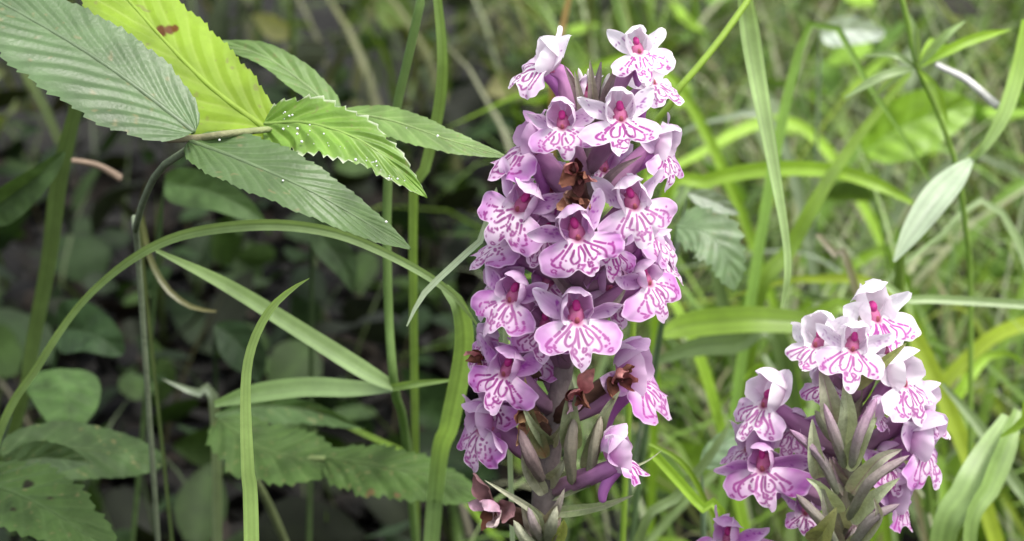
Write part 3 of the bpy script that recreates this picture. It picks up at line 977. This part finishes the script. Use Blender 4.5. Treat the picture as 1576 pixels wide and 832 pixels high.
# dew on the leaflets
b = Bag()
for k in range(56):
    u = rng.uniform(0, 1)
    if k < 36:
        px, py = 430+u*215, 185+u*105+rng.uniform(-20, 18)*(1-.7*u)
        Y = .012-.008*u-.0022
    elif k < 50:
        px, py = 620+u*150, 197+u*42+rng.uniform(-4, 8)*(1-.6*u)
        Y = .024-.0035*u
    else:
        px, py = rng.uniform(330, 600), 0
        py = 225+(px-330)*.5+rng.uniform(-20, 20)
        Y = .001
    p = W(px, py, Y)
    r_ = abs(rng.normal(.00009, .00008))+.00004
    v, f = tube(np.array([p+[0, -r_, 0], p+[0, -r_*.6, 0], p, p+[0, r_*.8, 0]]), [r_*.3, r_*.8, r_, r_*.7], 7)
    b.add(v, f, (.8, .85, .8))
tag(obj('dew_droplets', b.mesh('dew_droplets', M_DROP)), 'tiny white dew droplets on the bramble leaflets', 'dew', kind='stuff')

# ------------------------------------------------------------------ brambles, lower left
r4 = root_at(-.035, .175)
br2 = empty('bramble_shoot', r4)
tag(br2, 'low bramble shoot with toothed dull green leaflets spread behind the upright grass blade', 'bramble')
nd = W(345, 655, .115)
stem_part(br2, [r4, r4+[-.005, -.01, .05], W(420, 790, .135), W(350, 690, .12), nd], .0013, .0009, (.07, .07, .04), (.10, .13, .05))
stem_part(br2, [nd, W(420, 700, .108), W(510, 706, .102)], .0007, .0006, (.10, .13, .05), (.12, .16, .06), name='petiole', n=16)
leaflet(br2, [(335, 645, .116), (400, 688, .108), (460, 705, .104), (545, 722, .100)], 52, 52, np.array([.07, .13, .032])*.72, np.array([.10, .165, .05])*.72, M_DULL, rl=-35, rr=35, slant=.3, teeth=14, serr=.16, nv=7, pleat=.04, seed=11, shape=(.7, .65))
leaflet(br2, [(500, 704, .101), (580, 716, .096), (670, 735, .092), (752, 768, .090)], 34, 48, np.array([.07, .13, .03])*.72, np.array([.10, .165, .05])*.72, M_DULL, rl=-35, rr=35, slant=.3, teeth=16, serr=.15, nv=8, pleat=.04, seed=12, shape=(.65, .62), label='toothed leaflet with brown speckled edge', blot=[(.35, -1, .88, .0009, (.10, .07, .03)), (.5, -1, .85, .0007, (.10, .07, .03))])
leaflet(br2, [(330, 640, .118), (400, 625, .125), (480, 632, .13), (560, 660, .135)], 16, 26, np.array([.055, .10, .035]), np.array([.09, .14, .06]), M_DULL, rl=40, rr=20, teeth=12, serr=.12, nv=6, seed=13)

r5 = root_at(-.15, .20)
br3 = empty('bramble_shoot', r5)
tag(br3, 'low bramble shoot with a large saw-toothed leaf pierced by insect holes', 'bramble')
nd = W(-20, 735, .06)
stem_part(br3, [r5, r5+[0, -.02, .05], W(-40, 800, .085), nd], .0013, .0009, (.07, .07, .04), (.10, .13, .05))
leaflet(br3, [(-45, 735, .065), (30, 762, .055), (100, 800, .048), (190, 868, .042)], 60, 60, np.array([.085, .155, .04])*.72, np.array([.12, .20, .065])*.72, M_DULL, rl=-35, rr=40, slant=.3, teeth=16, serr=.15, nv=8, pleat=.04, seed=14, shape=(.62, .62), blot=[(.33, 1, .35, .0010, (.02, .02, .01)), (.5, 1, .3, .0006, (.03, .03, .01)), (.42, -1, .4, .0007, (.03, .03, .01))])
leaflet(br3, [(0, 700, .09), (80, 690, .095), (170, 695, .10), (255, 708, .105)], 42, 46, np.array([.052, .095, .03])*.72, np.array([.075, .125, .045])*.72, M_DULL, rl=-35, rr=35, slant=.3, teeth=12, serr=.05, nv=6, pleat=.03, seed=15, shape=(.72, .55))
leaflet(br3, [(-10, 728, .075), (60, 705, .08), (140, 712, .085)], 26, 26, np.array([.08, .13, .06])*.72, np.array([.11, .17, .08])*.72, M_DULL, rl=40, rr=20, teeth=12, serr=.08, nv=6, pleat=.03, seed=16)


def herb(name, label, cat, lst, hwl, hwr, base, vein, root, group=None, rad=.0007, **kw):
    r = root_at(*root)
    e = empty(name, r)
    tag(e, label, cat, group)
    b0 = W(*lst[0])
    leaflet(e, lst, hwl, hwr, base, vein, kw.pop('mat', M_DULL), name='leaf_blade', **kw)
    stem_part(e, [r, r*.5+b0*.5+[0, .008, .004], b0], rad, rad*.8, (.10, .16, .05), vein, M_DULL, 'leaf_stalk', 20)
    return e


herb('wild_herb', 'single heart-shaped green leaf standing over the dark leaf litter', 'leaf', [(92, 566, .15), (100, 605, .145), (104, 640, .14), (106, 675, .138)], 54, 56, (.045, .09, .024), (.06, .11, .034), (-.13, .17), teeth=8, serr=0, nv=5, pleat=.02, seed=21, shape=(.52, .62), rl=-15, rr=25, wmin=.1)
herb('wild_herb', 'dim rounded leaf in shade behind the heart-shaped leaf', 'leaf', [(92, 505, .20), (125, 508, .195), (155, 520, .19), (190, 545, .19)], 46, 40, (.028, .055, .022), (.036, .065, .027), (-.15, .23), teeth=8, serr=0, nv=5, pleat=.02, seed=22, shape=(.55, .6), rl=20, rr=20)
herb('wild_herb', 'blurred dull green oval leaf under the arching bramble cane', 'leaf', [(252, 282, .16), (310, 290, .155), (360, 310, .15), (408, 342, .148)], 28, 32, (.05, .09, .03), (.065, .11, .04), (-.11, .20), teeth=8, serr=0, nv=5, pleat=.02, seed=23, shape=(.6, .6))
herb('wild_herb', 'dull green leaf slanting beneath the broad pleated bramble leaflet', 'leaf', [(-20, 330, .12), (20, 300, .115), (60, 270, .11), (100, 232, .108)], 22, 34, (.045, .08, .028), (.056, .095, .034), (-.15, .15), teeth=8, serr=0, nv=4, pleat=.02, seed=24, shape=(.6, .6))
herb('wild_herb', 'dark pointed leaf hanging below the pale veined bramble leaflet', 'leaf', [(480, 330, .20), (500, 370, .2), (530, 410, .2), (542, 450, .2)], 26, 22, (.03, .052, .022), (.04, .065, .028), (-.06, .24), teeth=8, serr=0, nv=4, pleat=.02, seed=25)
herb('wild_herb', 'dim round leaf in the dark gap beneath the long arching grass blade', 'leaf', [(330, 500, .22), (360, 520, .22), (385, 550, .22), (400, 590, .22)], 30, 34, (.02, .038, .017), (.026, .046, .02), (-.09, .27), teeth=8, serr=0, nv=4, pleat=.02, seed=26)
herb('nettle_leaf', 'saw-toothed grey-green leaf with drooping tip beside the tall orchid', 'leaf', [(1040, 348, .10), (1085, 356, .098), (1115, 390, .096), (1131, 447, .095)], 40, 40, (.12, .19, .085), (.14, .215, .10), (.018, .14), mat=M_LEAF, rl=-15, rr=32, slant=.3, teeth=11, serr=.24, nv=7, pleat=.02, seed=27, shape=(.66, .72))
herb('wild_herb', 'small pale grey leaf just above the saw-toothed leaf', 'leaf', [(1058, 296, .14), (1085, 305, .14), (1112, 316, .14), (1138, 330, .14)], 16, 16, (.22, .27, .20), (.26, .31, .24), (.016, .19), mat=M_LEAF, teeth=8, serr=0, nv=4, seed=28)
herb('wild_herb', 'large yellow-green leaf lying among crossing stalks in the meadow', 'leaf', [(1330, 235, .34), (1380, 200, .34), (1440, 175, .34), (1500, 165, .34)], 46, 52, (.17, .30, .025), (.2, .34, .05), (.16, .40), mat=M_LEAF, teeth=8, serr=0, nv=5, seed=29, shape=(.7, .6))
herb('wild_herb', 'pale silvery oval leaf high in the blurred meadow', 'leaf', [(1262, 55, .40), (1290, 48, .40), (1320, 46, .40), (1362, 52, .40)], 22, 24, (.36, .42, .36), (.40, .46, .40), (.12, .48), mat=M_LEAF, teeth=8, serr=0, nv=4, seed=30, shape=(.6, .55))
herb('wild_herb', 'pale grey-green leaf tucked behind the lilac lower flowers of the shorter orchid', 'leaf', [(1080, 720, .09), (1105, 690, .09), (1130, 672, .09), (1165, 668, .09)], 18, 26, (.20, .29, .18), (.24, .33, .21), (.05, .13), mat=M_LEAF, teeth=8, serr=.08, nv=4, seed=31)

# ------------------------------------------------------------------ single grass blades
PALE = np.array([.26, .36, .16])
MIDG = np.array([.17, .29, .055])
BRT = np.array([.26, .42, .045])
DULG = np.array([.075, .115, .038])
GREY = np.array([.30, .37, .26])


def solo(label, lst, width, c0, c1=None, root=None, group=None, name='grass_strand', **kw):
    p = [W(*q) for q in lst]
    w = [ww*pxs(q) for ww, q in zip(np.interp(np.linspace(0, 1, len(p)), np.linspace(0, 1, len(width)), width), p)]
    if root is not None:
        r = root_at(*root)
        a = p[0]
        p = [r, r*.5+a*.5+np.array([0, 0, .012])]+p
        w = [w[0]*.7, w[0]*.9]+w
    P_ = np.c_[np.array(p), np.array(w)]
    n = max(48, 12*len(p))
    sp = spline(P_, n)
    c1 = c0 if c1 is None else c1
    v, f, c = ribbon(sp[:, :3], np.maximum(sp[:, 3], 2e-5), c0, c1, n=n, **kw)
    o = obj(name, mesh(name, v-np.asarray(p[0]), f, M_GRASS, c))
    o.location = tuple(p[0])
    tag(o, label, 'grass', group, 'thing')
    return o


solo('bright green upright grass blade with bent tip in front of the dark litter', [(386, 840, -.010), (380, 720, -.012), (377, 600, -.014), (386, 535, -.015), (412, 480, -.016), (445, 447, -.017), (476, 428, -.018)], [27, 24, 19, 17, 15, 10, 1], np.array([.22, .38, .05]), np.array([.30, .42, .16]), root=(-.046, .005), roll=10, twist=25, seed=1)
solo('long arching grass blade curving over the dark ground up to the tall orchid', [(-15, 705, .055), (60, 560, .045), (140, 450, .038), (250, 372, .032), (380, 346, .028), (500, 354, .025), (600, 392, .022), (690, 446, .020), (735, 500, .022)], [14, 13, 12, 16, 19, 18, 15, 12, 3], np.array([.17, .25, .10]), np.array([.26, .36, .17]), root=(-.15, .12), roll=25, seed=2)
solo('wide pale blade bending straight down beside the tall orchid spike', [(672, 735, .085), (692, 650, .062), (713, 540, .040), (707, 475, .025), (684, 442, .024)], [26, 30, 31, 26, 14], np.array([.15, .24, .085]), np.array([.25, .37, .15]), root=(-.024, .115), roll=12, seed=3)
solo('thin silvery blade tip leaning from the tall orchid towards the dark gap', [(770, 350, .015), (740, 370, .012), (690, 415, .010), (650, 455, .009), (626, 502, .008)], [9, 10, 10, 9, 2], GREY, GREY*1.1, root=(.004, .03), roll=10, seed=4)
solo('straight pale grass blade crossing behind the bramble leaves from above', [(636, 330, .085), (650, 275, .08), (675, 170, .075), (681, 85, .070), (672, -15, .066)], [14, 16, 18, 16, 13], DULG*.8, np.array([.23, .34, .11]), root=(-.025, .2), seed=5)
# grass culm with its leaves
rc = root_at(-.016, .15)
gp = empty('grass_plant', rc)
tag(gp, 'tall grass plant with thin upright culm and long blades leaving its node', 'grass')
p = [rc, rc*.5+W(629, 720, .12)*.5]+[W(*q) for q in ((626, 690, .108), (608, 600, .072), (598, 480, .070), (596, 300, .066), (608, 180, .062), (630, 80, .058), (652, -20, .054))]
stem_part(gp, p, .0010, .0008, (.12, .2, .05), (.20, .31, .10), M_GRASS, 'culm', 90)
for lst, wd, c0, c1 in (
    ([(605, 594, .070), (560, 570, .064), (480, 520, .058), (350, 440, .050), (240, 385, .046)], [16, 28, 28, 22, 6], np.array([.25, .35, .17]), np.array([.19, .28, .10])),
    ([(605, 598, .071), (540, 598, .074), (470, 596, .078), (390, 606, .082), (330, 622, .086)], [12, 28, 32, 30, 10], np.array([.20, .29, .13]), np.array([.15, .24, .08])),
    ([(603, 596, .069), (640, 590, .066), (700, 584, .064)], [12, 12, 3], np.array([.2, .3, .1]), np.array([.2, .3, .1])),
):
    q = [W(*z) for z in lst]
    w = [a*pxs(z) for a, z in zip(wd, q)]
    sp = spline(np.c_[np.array(q), np.array(w)], 50)
    v, f, c = ribbon(sp[:, :3], sp[:, 3], c0, c1, n=50, roll=18, seed=7)
    obj('blade', mesh('blade', v, f, M_GRASS, c), gp, rel(gp))
solo('pale grass stalk rising in shade past the heart-shaped leaf', [(28, 640, .15), (52, 520, .145), (75, 400, .14), (92, 270, .135), (118, 160, .13)], [18, 22, 24, 26, 20], DULG*1.15, DULG*.9, root=(-.16, .19), seed=8)
solo('curled tan and green blade tip dangling over the dark litter', [(215, 350, .10), (232, 400, .10), (258, 445, .098), (295, 472, .096), (333, 479, .094)], [6, 9, 9, 7, 3], DULG*.7, np.array([.15, .14, .06]), root=(-.068, .11), seed=9, cpow=7)
solo('small grey blade tip lying over the litter near the toothed leaflets', [(330, 625, .13), (300, 605, .13), (250, 583, .13)], [16, 12, 1], GREY*.6, GREY*.6, root=(-.075, .18), seed=10)
rj = root_at(.018, .07)
gj = empty('grass_plant', rj)
tag(gj, 'grass plant with yellow-green stalk leaving behind the tall orchid top and one long hanging blade', 'grass')
stem_part(gj, [rj, rj+[.002, 0, .08], W(985, 330, .055), W(1030, 165, .050), W(1060, 120, .050), W(1105, 65, .052), W(1150, 2, .055), W(1165, -25, .056)], .0006, .0006, (.2, .32, .05), (.3, .45, .06), M_GRASS, 'culm', 70)
q = [W(*z) for z in ((1158, -14, .056), (1146, -8, .057), (1152, 40, .060), (1165, 120, .062), (1190, 255, .062), (1208, 360, .062), (1212, 420, .062), (1203, 474, .063))]
w = [a_*pxs(z) for a_, z in zip((8, 22, 32, 30, 20, 13, 12, 5), q)]
sp = spline(np.c_[np.array(q), np.array(w)], 80)
v, f, c = ribbon(sp[:, :3], sp[:, 3], PALE*1.3, PALE*1.35, n=80, roll=-20, seed=12, stripe=.4)
obj('blade', mesh('blade', v, f, M_GRASS, c), gj, rel(gj))
solo('broad bright green arching blade in the meadow', [(1020, 320, .22), (1090, 278, .215), (1180, 260, .21), (1280, 262, .205), (1350, 283, .20), (1405, 312, .20)], [16, 22, 24, 22, 20, 6], BRT*.85, BRT, root=(.04, .27), seed=13)
rl_ = root_at(.10, .17)
gl = empty('grass_plant', rl_)
tag(gl, 'bent grass plant with a pale silvery lance-shaped blade drooping from its stalk', 'grass')
stem_part(gl, [rl_, rl_+[.004, 0, .09], W(1385, 440, .125), W(1420, 360, .123), W(1460, 290, .12), W(1492, 248, .12), W(1530, 205, .121), W(1556, 150, .122), W(1572, 90, .124), W(1582, 20, .126)], .0011, .0010, (.13, .22, .05), (.27, .40, .07), M_GRASS, 'culm', 90)
for lst, wd, c0, c1, rr_ in (([(1496, 244, .119), (1470, 272, .113), (1440, 305, .108), (1405, 355, .104), (1376, 402, .102)], [8, 36, 46, 34, 4], GREY*1.25, GREY*1.25, 5),
                             ([(1496, 244, .119), (1515, 226, .117), (1546, 172, .117), (1568, 100, .12), (1580, 30, .122)], [8, 14, 24, 24, 16], PALE*1.2, BRT, 15)):
    q = [W(*z) for z in lst]
    w = [a_*pxs(z) for a_, z in zip(wd, q)]
    sp = spline(np.c_[np.array(q), np.array(w)], 60)
    v, f, c = ribbon(sp[:, :3], sp[:, 3], c0, c1, n=60, roll=rr_, seed=14)
    obj('blade', mesh('blade', v, f, M_GRASS, c), gl, rel(gl))
solo('level pale blade reaching out from behind the shorter orchid', [(1340, 480, .10), (1400, 461, .10), (1480, 462, .10), (1600, 470, .10)], [10, 13, 14, 14], PALE*1.05, PALE, root=(.10, .13), seed=16)
solo('broad green blade standing next to the shorter orchid', [(1450, 850, .085), (1490, 760, .085), (1520, 700, .09), (1552, 640, .095)], [40, 54, 46, 20], np.array([.22, .34, .10]), np.array([.26, .38, .14]), root=(.10, .11), roll=-15, seed=17)
solo('narrower green blade leaning on the broad one by the shorter orchid', [(1492, 850, .080), (1526, 745, .082), (1548, 690, .085), (1566, 630, .09)], [22, 34, 34, 14], np.array([.20, .32, .08]), np.array([.25, .37, .12]), root=(.115, .10), roll=25, seed=18)
solo('yellow-green blade end meeting the broad blade tip', [(1600, 640, .08), (1576, 652, .08), (1540, 672, .082)], [20, 16, 3], BRT, BRT, root=(.14, .10), seed=19)
solo('bright green cut stalk between the two orchids', [(1108, 812, .05), (1080, 782, .05), (1045, 742, .05), (1004, 697, .05)], [17, 17, 17, 16], BRT*.8, BRT*.9, root=(.035, .08), roll=20, fold=.8, seed=20)
solo('thin green blade arching off the cut stalk', [(1102, 850, .068), (1082, 765, .064), (1048, 710, .061), (1000, 682, .06)], [8, 9, 8, 5], BRT*.7, BRT*.7, root=(.036, .085), seed=21)
solo('dim pale blade crossing behind the cut stalk', [(985, 830, .085), (1040, 765, .083), (1090, 705, .08), (1130, 640, .08)], [14, 16, 14, 4], PALE*.7, PALE*.7, root=(.02, .12), seed=22)
solo('wide soft green blade lying level between the orchids', [(1320, 500, .16), (1240, 496, .16), (1150, 492, .16), (1060, 500, .165), (1020, 515, .165)], [22, 34, 42, 40, 16], BRT*.62, BRT*.7, root=(.11, .2), roll=15, seed=23)
solo('lower wide dull blade lying between the orchids', [(1200, 530, .17), (1130, 530, .17), (1070, 535, .175), (1000, 560, .18)], [30, 34, 30, 8], DULG*1.4, DULG*1.5, root=(.09, .22), roll=20, seed=24)
solo('olive stalk slanting up through the meadow to the bedstraw star', [(1165, 470, .20), (1215, 385, .20), (1255, 310, .20), (1310, 225, .205), (1400, 110, .21)], [22, 24, 22, 16, 10], DULG*1.3, BRT*.7, root=(.06, .25), seed=25)
solo('tan dry stalk leaning in the gap near the saw-toothed leaf', [(1310, 420, .18), (1285, 390, .18), (1258, 360, .18)], [12, 11, 8], np.array([.28, .24, .18]), np.array([.3, .27, .2]), root=(.13, .23), seed=27)
solo('tan stalk rising behind the top of the tall orchid', [(850, 120, .25), (862, 60, .25), (878, -15, .25)], [10, 10, 8], np.array([.30, .20, .08]), np.array([.30, .20, .08]), root=(.015, .32), seed=28)
solo('curved grey blade sweeping behind the lilac flowers of the shorter orchid', [(1600, 800, .14), (1560, 740, .14), (1510, 660, .145), (1450, 590, .15)], [16, 18, 18, 6], DULG*1.2, PALE*.7, root=(.17, .19), seed=29)

# whorled bedstraw-like stalk
rb = root_at(.12, .18)
wh = empty('bedstraw_plant', rb)
tag(wh, 'bedstraw stalk with a star of narrow light green leaves', 'plant')
cw = W(1412, 104, .14)
stem_part(wh, [rb, rb*.5+W(1494, 480, .165)*.5, W(1494, 480, .165), W(1486, 350, .157), W(1470, 250, .15), W(1440, 165, .145), cw, W(1398, 40, .138), W(1385, -15, .135)], .0007, .0006, (.2, .32, .06), (.28, .42, .09), M_GRASS, 'stem', 90)
for (tx, ty, dY, wpx, cc) in ((1400, 20, -.006, 12, PALE), (1485, 32, -.004, 14, PALE*1.2), (1330, 85, .004, 10, PALE), (1300, 150, -.004, 14, PALE*.9), (1470, 75, .008, 16, BRT),
                              (1555, 45, .006, 16, BRT), (1460, 190, -.006, 12, BRT*.9), (1440, 60, .01, 14, BRT*.9), (1345, 150, .01, 12, PALE)):
    a, c_ = cw, W(tx, ty, .14+dY)
    m_ = (a+c_)/2+np.array([0, -.002, .002])
    v, f, c = ribbon([a, m_, c_], np.array([4, wpx, wpx, 2])*pxs(a), cc, cc*1.1, n=24, roll=10, seed=int(tx) % 7)
    obj('leaf', mesh('leaf', v, f, M_GRASS, c), wh, rel(wh))

# dead twigs
def twig(label, a, b, r_, col, root=None):
    pa, pb = W(*a), W(*b)
    mid = (pa+pb)/2+np.array([0, 0, .001])
    pts = [pa, mid, pb]
    if root is not None:
        rr = root_at(*root)
        pts = [rr, rr*.4+pa*.6+np.array([0, .01, 0])]+pts
    sp = spline(pts, 30)
    v, f = tube(sp, np.linspace(r_, r_*.7, 30), 8, 3, .1, 2)
    v = v+.0004*(np.stack([vnoise(v, 200, 1), vnoise(v, 200, 2), vnoise(v, 200, 3)], -1)-.5)
    o = obj('twig', mesh('twig', v-sp[0], f, M_TWIG, np.broadcast_to(np.asarray(col), v.shape)))
    o.location = tuple(sp[0])
    tag(o, label, 'twig')


twig('short tan dead twig below the broad pleated leaflet', (188, 276, .13), (110, 246, .128), .0008, (.20, .15, .11))
twig('bright silvery dry stalk piece beside the bedstraw star', (1540, 166, .124), (1440, 98, .135), .0009, (.55, .55, .52))
twig('thin rust twig lying in the dark gap under the arching blade', (270, 525, .60), (225, 528, .60), .0016, (.2, .09, .05))

# ------------------------------------------------------------------ meadow grass, litter and low herbs
def mass_grass(name, label, n, sampler, hgt, wid, cols, seed, mat=M_MASS, segs=7, bend=(.3, 1.4), cat='grass'):
    rg = np.random.default_rng(seed)
    xy = sampler(rg, n)
    n = len(xy)
    h = rg.uniform(*hgt, n)
    w = rg.uniform(*wid, n)
    az = rg.uniform(0, 2*math.pi, n)
    be = rg.uniform(*bend, n)
    ci = rg.integers(0, len(cols), n)
    cc = np.asarray(cols)[ci]*rg.uniform(.7, 1.3, (n, 1))
    base = np.c_[xy, gz(xy[:, 0], xy[:, 1])-.004]
    t = np.linspace(0, 1, segs)
    ang = be[:, None]*t[None]**1.3+rg.uniform(0, .35, (n, 1))
    ds = h[:, None]/(segs-1)
    rr = np.concatenate([np.zeros((n, 1)), np.cumsum(np.sin(ang)*ds, 1)[:, :-1]], 1)
    zz = np.concatenate([np.zeros((n, 1)), np.cumsum(np.cos(ang)*ds, 1)[:, :-1]], 1)
    d = np.stack([np.cos(az), np.sin(az)], 1)
    P = np.stack([base[:, None, 0]+rr*d[:, None, 0], base[:, None, 1]+rr*d[:, None, 1], np.maximum(base[:, None, 2]+zz, .0)], -1)
    tw = az[:, None]+math.pi/2+rg.uniform(-.9, .9, (n, 1))+rg.uniform(-1, 1, (n, 1))*t[None]
    lat = np.stack([np.cos(tw), np.sin(tw), np.zeros_like(tw)], -1)
    hw = (w[:, None]*(1-t[None]**2.5)*.5+2e-5)[..., None]
    nrm = np.cross(lat, np.gradient(P, axis=1))
    nrm = unit(nrm)
    V = np.stack([P-lat*hw, P-nrm*hw*.35, P+lat*hw], 2)       # n, segs, 3, 3
    f1 = grid_faces(segs, 3)
    F = (f1[None]+(np.arange(n)*segs*3)[:, None, None]).reshape(-1, 4)
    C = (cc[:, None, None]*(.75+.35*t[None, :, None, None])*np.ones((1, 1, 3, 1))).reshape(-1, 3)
    o = obj(name, mesh(name, V.reshape(-1, 3), F, mat, C))
    return tag(o, label, cat, kind='stuff')


def samp_right(rg, n):
    y = rg.uniform(.26, 1.9, n)
    half = (y+.31)*.30
    x = rg.uniform(-.25, 1.25, n)*half
    keep = (x > .035-.02*y+rg.normal(0, .018, n))
    return np.stack([x, y], 1)[keep]


def samp_far(rg, n):
    y = rg.uniform(.75, 2.6, n)
    half = (y+.31)*.30
    x = rg.uniform(-1.2, 1.2, n)*half
    k = (x > .06) | (rg.uniform(0, 1, n) < .55)
    return np.stack([x, y], 1)[k]


def samp_left(rg, n):
    y = rg.uniform(.22, .9, n)
    half = (y+.31)*.30
    return np.stack([rg.uniform(-2.0, .1, n)*half, y], 1)


GC = .75*np.array([(.17, .30, .045), (.13, .24, .04), (.22, .35, .06), (.26, .36, .13), (.10, .18, .04), (.30, .30, .14), (.19, .33, .03), (.36, .42, .24), (.40, .42, .26)])
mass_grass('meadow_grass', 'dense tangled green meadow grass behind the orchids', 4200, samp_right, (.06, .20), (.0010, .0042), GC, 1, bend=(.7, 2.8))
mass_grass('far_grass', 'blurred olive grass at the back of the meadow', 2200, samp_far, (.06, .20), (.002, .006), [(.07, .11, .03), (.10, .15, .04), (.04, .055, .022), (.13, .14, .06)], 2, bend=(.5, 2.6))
mass_grass('shade_grass', 'sparse undergrowth grass with shade put into its dark greens', 240, samp_left, (.03, .10), (.0012, .003), [(.04, .065, .02), (.06, .085, .03), (.07, .065, .035)], 3)  # dark greens stand in for shade over this grass


rm = np.random.default_rng(77)
for k in range(34):                       # loose single blades that cross one another in the meadow
    Yb = rm.uniform(.17, .55)
    px0, py0 = rm.uniform(1000, 1600), rm.uniform(60, 700)
    top = W(px0, py0, Yb)
    if top[2] < .03:
        continue
    dx = rm.choice([-1, 1])*rm.uniform(.02, .07)
    rt = root_at(top[0]-dx, Yb+rm.uniform(-.03, .03))
    tip = top+np.array([dx*rm.uniform(.6, 1.6), rm.uniform(-.03, .03), -rm.uniform(-.01, .05)])
    p_ = [rt, rt*.55+top*.45+np.array([-dx*.15, 0, .012]), top, (top+tip)/2+np.array([0, 0, .007]), tip]
    sp = spline(np.array(p_), 40)
    wd = rm.uniform(.002, .0048)
    ki = int(rm.integers(6))
    cc = [BRT*np.array([1.1, .9, .8]), PALE, MIDG, BRT, DULG*1.3, GREY*.8][ki]*rm.uniform(.8, 1.1)
    v, f, c = ribbon(sp, wd*np.interp(np.linspace(0, 1, 40), [0, .3, .7, 1], [.5, .9, 1, .05]), cc*.9, cc*1.1, n=40, roll=rm.uniform(-50, 50), twist=rm.uniform(-60, 60), seed=k)
    o = obj('grass_strand', mesh('grass_strand', v-rt, f, M_GRASS, c))
    o.location = tuple(rt)
    tag(o, 'loose blurred %s grass blade crossing others in the meadow' % ('yellow-green', 'pale green', 'mid green', 'bright green', 'dull olive', 'greyish')[ki], 'grass', 'loose blades crossing in the meadow', 'thing')


def scatter_leaves(name, label, n, sampler, size, zr, cols, mat, seed, tilt=.6, cat='leaves'):
    rg = np.random.default_rng(seed)
    xy = sampler(rg, n)
    b = Bag()
    nu, nv = 7, 5
    t = np.linspace(0, 1, nu)
    w = np.linspace(-1, 1, nv)
    f = grid_faces(nu, nv)
    for (x, y) in xy:
        L = rg.uniform(*size)
        wd = L*rg.uniform(.45, .8)
        hw = wd/2*np.sin(math.pi*np.clip(t, .03, .99)**.75)**.7
        X = hw[:, None]*w[None]
        Yv = (t[:, None]-.5)*L*np.ones_like(X)
        Z = rg.uniform(-.2, .35)*X**2/wd*4-rg.uniform(-.2, .6)*(t[:, None]-.4)**2*L+.1*L*(rg.uniform(-.5, .5, X.shape))*.4
        v = np.stack([X, Yv, Z], -1).reshape(-1, 3)
        m = np.array(Euler((rg.normal(0, tilt), rg.normal(0, tilt), rg.uniform(0, 6.28))).to_matrix())
        v = v @ m.T+np.array([x, y, float(gz(x, y))+rg.uniform(*zr)])
        c = np.asarray(cols[rg.integers(len(cols))])*rg.uniform(.65, 1.35)
        vein = 1+.25*np.exp(-(w/.2)**2)
        b.add(v, f, (c[None, None]*vein[None, :, None]*np.ones((nu, 1, 1))).reshape(-1, 3))
    o = obj(name, b.mesh(name, mat))
    return tag(o, label, cat, kind='stuff')


scatter_leaves('leaf_litter', 'brown dead leaves littering the ground, darkened in colour for shade', 2300, lambda g, n: np.vstack([samp_left(g, n), samp_right(g, n//2)]), (.008, .03), (.001, .012), [(.006, .0055, .0045), (.004, .004, .003), (.014, .011, .008), (.009, .007, .005), (.003, .003, .003)], M_LITTER, 4, .5, 'litter')  # browns cut close to black so they carry the undergrowth's shade
scatter_leaves('ground_herbs', 'small low undergrowth leaves, their greens darkened to stand for shade', 800, samp_left, (.010, .034), (.01, .07), [(.016, .033, .010), (.028, .052, .013), (.010, .02, .007), (.009, .012, .006)], M_DULL, 5, .6, 'ground cover')  # shade is mixed into these greens, far darker than the meadow leaves
scatter_leaves('meadow_herbs', 'mixed broad leaves among the meadow grass', 420, samp_right, (.010, .032), (.03, .13), [(.12, .22, .04), (.16, .27, .04), (.24, .30, .18), (.09, .15, .04), (.2, .33, .04)], M_DULL, 6, .7, 'ground cover')
scatter_leaves('far_herbs', 'blurred olive and yellowish leaves at the back', 2000, samp_far, (.012, .035), (.02, .16), [(.08, .12, .03), (.12, .15, .05), (.20, .20, .09), (.04, .055, .025), (.15, .14, .09), (.03, .03, .02), (.025, .03, .018)], M_DULL, 7, .7, 'ground cover')
